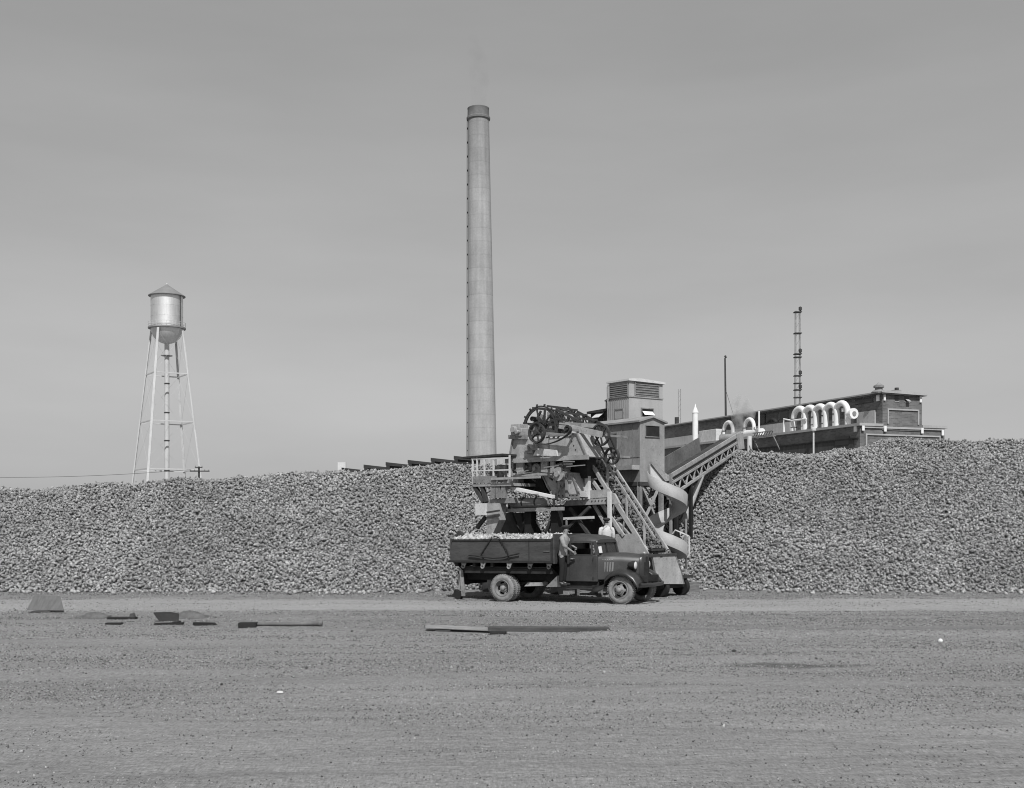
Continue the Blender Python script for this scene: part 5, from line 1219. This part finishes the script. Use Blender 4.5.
# ------------------------------------------------------------------ people
def skin_mesh(name, chains, m, parent, sub=2):
    """chains: [(points, radii)], joined where a chain starts at an earlier point"""
    vs, es, rs, idx, roots = [], [], [], {}, []
    for pts, rad in chains:
        prev = None
        for p, r in zip(pts, rad):
            key = tuple(round(c, 4) for c in p)
            if key not in idx:
                idx[key] = len(vs); vs.append(p); rs.append(r)
                if prev is None: roots.append(idx[key])
            if prev is not None and prev != idx[key]: es.append((prev, idx[key]))
            prev = idx[key]
    me = bpy.data.meshes.new(name); me.from_pydata(vs, es, []); me.materials.append(m)
    o = bpy.data.objects.new(name, me); C.objects.link(o); o.parent = parent
    o.modifiers.new('k', 'SKIN').use_smooth_shade = True
    for i, r in enumerate(rs):
        d = me.skin_vertices[0].data[i]; d.radius = r if isinstance(r, tuple) else (r, r); d.use_root = i in roots
    s = o.modifiers.new('u', 'SUBSURF'); s.levels = s.render_levels = sub
    return o
m_skin = mat('weathered_skin', 0.30, 0.1, 8, 0.6); m_hair = mat('dark_hair', 0.03, 0.2, 20, 0.7)
def person(loc, rz, label, arms, shirt_m, trouser_m, cap_m, lean=0.0, gaze=0.0, height=1.76):
    root = empty('person', loc, rz); root.scale = (height / 1.76,) * 3; tag(root, label, 'person')
    V = Vector
    L = lambda z: V((lean * (z - .9), 0, 0))
    pel, sp, ch, nb, nk = V((0, 0, .95)), V((.01, 0, 1.12)) + L(1.12), V((0, 0, 1.32)) + L(1.32), V((-.01, 0, 1.47)) + L(1.47), V((.01, 0, 1.54)) + L(1.54)
    hd = V((.02, 0, 1.63)) + L(1.63); ht = V((.01, 0, 1.70)) + L(1.7)
    body = [([pel, sp, ch, nb, nk, hd, ht], [(.15, .11), (.14, .10), (.16, .11), (.09, .08), .056, (.078, .092), (.07, .08)])]
    legs = []; hands = []; armc = []
    for s in (-1, 1):
        hip, kn, an, toe = V((0, s * .095, .88)), V((.02, s * .11, .50)), V((-.02, s * .12, .09)), V((.15, s * .14, .04))
        body.append(([pel, hip, kn, an, toe], [(.15, .11), .085, .058, .042, .035])); legs.append((hip, kn, an, toe))
        el, wr = arms[s]; sh = V((-.01, s * .185, 1.42)) + L(1.42); el = V(el); wr = V(wr)
        dr = (wr - el).normalized(); palm = wr + dr * .07
        body.append(([ch, sh, el, wr, palm], [(.16, .11), .058, .042, .028, (.036, .02)])); armc.append((sh, el, wr))
        sidev = dr.cross(V((0, s, .2))).normalized(); bend = sidev.cross(dr).normalized() * (s)
        for k, ln in enumerate((.070, .078, .072, .058)):
            b = palm + sidev * (-.026 + .0175 * k) + dr * .0; a = b + dr * ln * .55 + bend * .006; c = a + dr * ln * .40 - bend * .022
            hands.append(([b, b + dr * .02, a, c], [.0095, .0095, .0085, .007]))
        b = wr + dr * .03 - sidev * .022; hands.append(([b, b - sidev * .03 + dr * .03, b - sidev * .036 + dr * .065], [.011, .0105, .008]))
    # face: nose, ears, brow and chin
    f = hd
    hands += [([f + V((.07, 0, .005)), f + V((.104, 0, -.018))], [.012, .014]), ([f + V((.05, 0, -.075)), f + V((.075, 0, -.085))], [.035, .025]),
              ([f + V((0, .078, .012)), f + V((-.012, .09, -.012))], [.016, .012]), ([f + V((0, -.078, .012)), f + V((-.012, -.09, -.012))], [.016, .012]),
              ([f + V((.078, -.03, .024)), f + V((.082, 0, .026)), f + V((.078, .03, .024))], [.010, .010, .010])]
    skin_mesh('body', body + hands, m_skin, root)
    q = MB()
    for s in (-1, 1): q.lathe([(.002, -.011), (.011, 0), (.002, .011)], 8, Matrix.Translation(f + V((.088, s * .03, .008))))
    q.build('eye', m_hair, root, 60)
    q = MB(); q.tube([f + V((.085, -.024, -.052)), f + V((.094, 0, -.05)), f + V((.085, .024, -.052))], .006, 6); q.build('mouth', m_dark, root, 60)
    skin_mesh('hair', [([f + V((-.045, 0, .05)), f + V((-.05, 0, .0)), f + V((-.045, 0, -.025))], [(.072, .06), (.066, .05), (.05, .03)])], m_hair, root)
    q = MB(); rings = []
    for z, wy, wx in ((.90, .165, .128), (.97, .162, .124), (1.08, .152, .112), (1.2, .168, .118), (1.31, .184, .122), (1.39, .182, .112), (1.44, .155, .095), (1.475, .11, .078), (1.505, .07, .066), (1.525, .064, .062)):
        c = L(z) if z > .95 else V((0, 0, 0)); rings.append([V((c.x + wx * math.cos(a), wy * math.sin(a), z)) for a in np.linspace(0, 2 * math.pi, 25)[:-1]])
    q.loft(rings)
    for s, (sh, el, wr) in zip((-1, 1), armc):
        a = V((sh.x, s * .135, 1.415)); q.tube([a, V((sh.x, s * .188, 1.40)), sh * .55 + el * .45 + V((0, s * .012, 0)), el, el + (wr - el) * .25, el + (wr - el) * .32], [.075, .078, .066, .056, .053, .046], 14)
    q.build('shirt', shirt_m, root, 75)
    tr = [([V((0, 0, .99)), V((0, 0, .93))], [(.165, .128), (.168, .13)])]
    for hip, kn, an, toe in legs: tr.append(([V((0, 0, .93)), hip, kn, an + V((0, 0, .02))], [(.168, .13), .104, .08, .068]))
    skin_mesh('trousers', tr, trouser_m, root)
    for hip, kn, an, toe in legs: skin_mesh('boot', [([an + V((0, 0, .05)), an + V((0, 0, -.03)), toe + V((.04, 0, .01))], [.055, .055, .045])], m_black, root)
    q = MB(); cM = Matrix.Translation(f + V((-.005, 0, .075))) @ rotY(R(-8))
    q.lathe([(.094, -.02), (.108, .0), (.128, .03), (.124, .052), (.07, .075), (.01, .08)], 24, cM); q.lathe([(.01, 0), (.075, .004), (.075, .012), (.01, .016)], 16, cM @ T(.09, 0, -.012) @ Matrix.Diagonal((.9, 1.1, 1, 1))); q.build('cap', cap_m, root, 50)
    return root
m_shirt = mat('white_work_shirt', 0.52, 0.1, 8, 0.85, bump=.3, bscale=14); m_shirt2 = mat('pale_grey_shirt', 0.30, 0.12, 8, 0.85, bump=.3, bscale=14)
m_trs = mat('dark_denim', 0.018, 0.2, 9, 0.9); m_cap = mat('dark_wool_cap', 0.045, 0.2, 20, 0.9)
def place_people():
    t = t_lorry
    p = t.ony(568.6, 560, -.98); w = t.o + t.v * (p.x - .19) + t.u * (-1.0)
    person((w.x, w.y, .50), t.rz + R(8), 'man in flat cap and pale shirt standing on the running board, arm over the door', {-1: ((.14, -.30, 1.19), (.33, -.12, 1.02)), 1: ((.14, .26, 1.22), (.30, .16, 1.14))}, m_shirt2, m_trs, m_cap, lean=.10, height=1.88)
    a = P(606.6, 520, 38.55)
    b = person((a.x, a.y, .87), R(96), 'man in white shirt and dark cap with his back turned, standing beyond the truck cab', {-1: ((-.03, -.235, 1.15), (.10, -.24, .93)), 1: ((-.02, .235, 1.15), (.14, .20, .95))}, m_shirt, m_trs, m_cap, height=1.74)
place_people()

# ------------------------------------------------------------------ planks and scraps on the yard
def G(px, py):
    Y = H * F / (py - HZ); x = (px - CX) / F * Y; return Vector((x, Y, float(gz(x, Y))))
def on_ground():
    mw = mat('weathered_plank', .27, .3, 2, .9, stretch=(1, 6, 6)); md = mat('dark_plank', .085, .35, 2, .9, stretch=(1, 6, 6))
    def thing(name, label, cat, px, py, parts, rz=0.0, group=None):
        g = G(px, py); r = empty(name, g, rz); tag(r, label, cat, group)
        for n_, mb_, m in parts: mb_.build(n_, m, r, bevel=.008)
        return r
    k = 1 / 43.5
    thing('timber_beam', 'long dark squared beam lying on two blocks in the open yard', 'beam', 548, 634.5,
          [('beam', MB().prism([(-1.35, 0, .07), (1.32, 0, .07), (1.40, 0, .10), (1.36, 0, .17), (-1.35, 0, .17)], (0, .3, 0)), md),
           ('block', MB().box((-1.3, -.08, -.05), (-.95, .42, .068)), m_black), ('block', MB().box((.85, -.1, -.05), (1.2, .42, .068)), m_black)], R(-3))
    thing('weathered_plank', 'pale weathered plank beside the left end of the dark beam', 'plank', 459, 631.5,
          [('board', MB().prism([(-.78, 0, .09), (.80, 0, .03), (.80, .32, .05), (-.78, .32, .12)], (0, 0, .035)), mw), ('block', MB().box((-.55, .02, -.04), (-.2, .3, .08)), md)], R(-4))
    thing('steel_plate', 'black sheet standing tilted out of the dirt at left', 'sheet', 168, 621.5,
          [('sheet', MB().prism([(-.16, -.1, -.03), (.05, -.1, -.02), (.28, -.08, -.02), (.25, .08, .18), (.02, .1, .22), (-.40, .1, .21)], (0, .04, .02)), m_black)], R(2))
    def mound(name, px, py, w, d, hh, label, m):
        n, k2 = 20, 7; vs = []; q = MB()
        rng = np.random.default_rng(px)
        for j in range(k2 + 1):
            r = 1 - j / k2
            for i in range(n):
                a = 2 * math.pi * i / n; jit = 1 + .10 * rng.normal() * (r > .05)
                vs.append((w * r * math.cos(a) * jit, d * r * math.sin(a) * jit, hh * (1 - r ** 1.6) * (1 + .08 * rng.normal()) - .02 * (j == 0)))
        q.add(vs, [(j * n + i, j * n + (i + 1) % n, (j + 1) * n + (i + 1) % n, (j + 1) * n + i) for j in range(k2) for i in range(n)] + [tuple(k2 * n + i for i in range(n))])
        o = q.build(name, m, None, 60, loc=G(px, py)); tag(o, label, 'dirt mound' if 'mound' in name else 'clod'); return o
    me_ = mat('loose_earth', .13, .25, 6, .95, bump=.5, bscale=20)
    mound('dirt_mound', 190, 618.2, .5, .28, .17, 'small heap of loose earth at the right of the black sheet', me_)
    mound('dirt_mound', 95, 618, .5, .28, .16, 'small earth heap left of the flat dark scrap board', me_)
    thing('scrap_board', 'flat dark scrap board with a lump on its right end', 'board', 121, 619.5,
          [('board', MB().box((-.36, 0, .0), (.36, .22, .06)), m_black), ('lump', MB().prism([(.2, .02, .06), (.34, .02, .06), (.3, .02, .16), (.22, .02, .15)], (0, .14, 0)), md)])
    thing('scrap_strip', 'thin black strip flat on the ground below the scrap board', 'strip', 113, 625, [('strip', MB().box((-.2, 0, .0), (.2, .18, .05)), m_black)])
    thing('bent_scrap', 'bent black scrap of iron with one raised end', 'scrap', 170, 625.5,
          [('bar', MB().prism([(-.4, 0, .0), (.3, 0, .0), (.32, 0, .07), (-.38, 0, .05)], (0, .12, 0)), m_black), ('lump', MB().prism([(.02, -.05, -.02), (.26, -.05, -.02), (.22, -.05, .1), (.06, -.05, .08)], (0, .2, 0)), m_black)])
    thing('scrap_bar', 'short flat black bar between the bent scrap and the round pole', 'bar', 205, 627, [('bar', MB().prism([(-.3, 0, 0), (.28, 0, 0), (.2, 0, .07), (-.3, 0, .08)], (0, .14, 0)), m_black)], R(-2))
    thing('log_pole', 'long grey round pole with a blunt end lying left of the beam', 'pole', 281, 628,
          [('pole', MB().tube([(-.95, 0, .05), (.2, 0, .05), (.75, 0, .06), (.9, 0, .07), (.98, 0, .07)], [.035, .045, .055, .075, .06], 10), mat('grey_pole', .15, .3, 3, .9)), ('block', MB().box((-.97, -.2, -.03), (-.55, .1, .10)), m_black)], R(3))
    thing('tilted_board', 'tilted weathered board at the far left edge of the yard', 'board', 48, 613,
          [('board', MB().prism([(-.60, 0, .06), (.42, 0, .06), (.16, .42, .40), (-.56, .42, .42)], (0, .04, .03)), mat('board_face', .13, .2, 3, .85, stretch=(5, 1, 1))), ('prop', MB().box((-.2, .48, -.05), (-.08, .58, .36)), md), ('underboard', MB().box((-.4, -.14, .0), (.1, -.02, .05)), md)])
    q = MB(); q.lathe([(.02, 0), (.11, .03), (.13, .08), (.08, .13), (.02, .15)], 9, Matrix.Diagonal((.38, .35, .6, 1)))
    o = q.build('pale_stone', m_white, None, 40, loc=G(940.5, 642)); tag(o, 'small bright white stone on the berm at right', 'stone')
    o = MB().lathe([(.02, 0), (.06, .02), (.05, .05), (.01, .06)], 8, Matrix.Diagonal((.9, .6, .7, 1))).build('pale_stone', m_pale, None, 40, loc=G(280, 692)); tag(o, 'small oblong pale stone alone in the left foreground dirt', 'stone')
    o = MB().lathe([(.02, 0), (.05, .02), (.045, .05), (.01, .07)], 8, Matrix.Diagonal((1.0, .7, .8, 1))).build('dark_stone', m_dark, None, 40, loc=G(734, 653.5)); tag(o, 'small dark stone above the oil stain in the right foreground', 'stone')
on_ground()
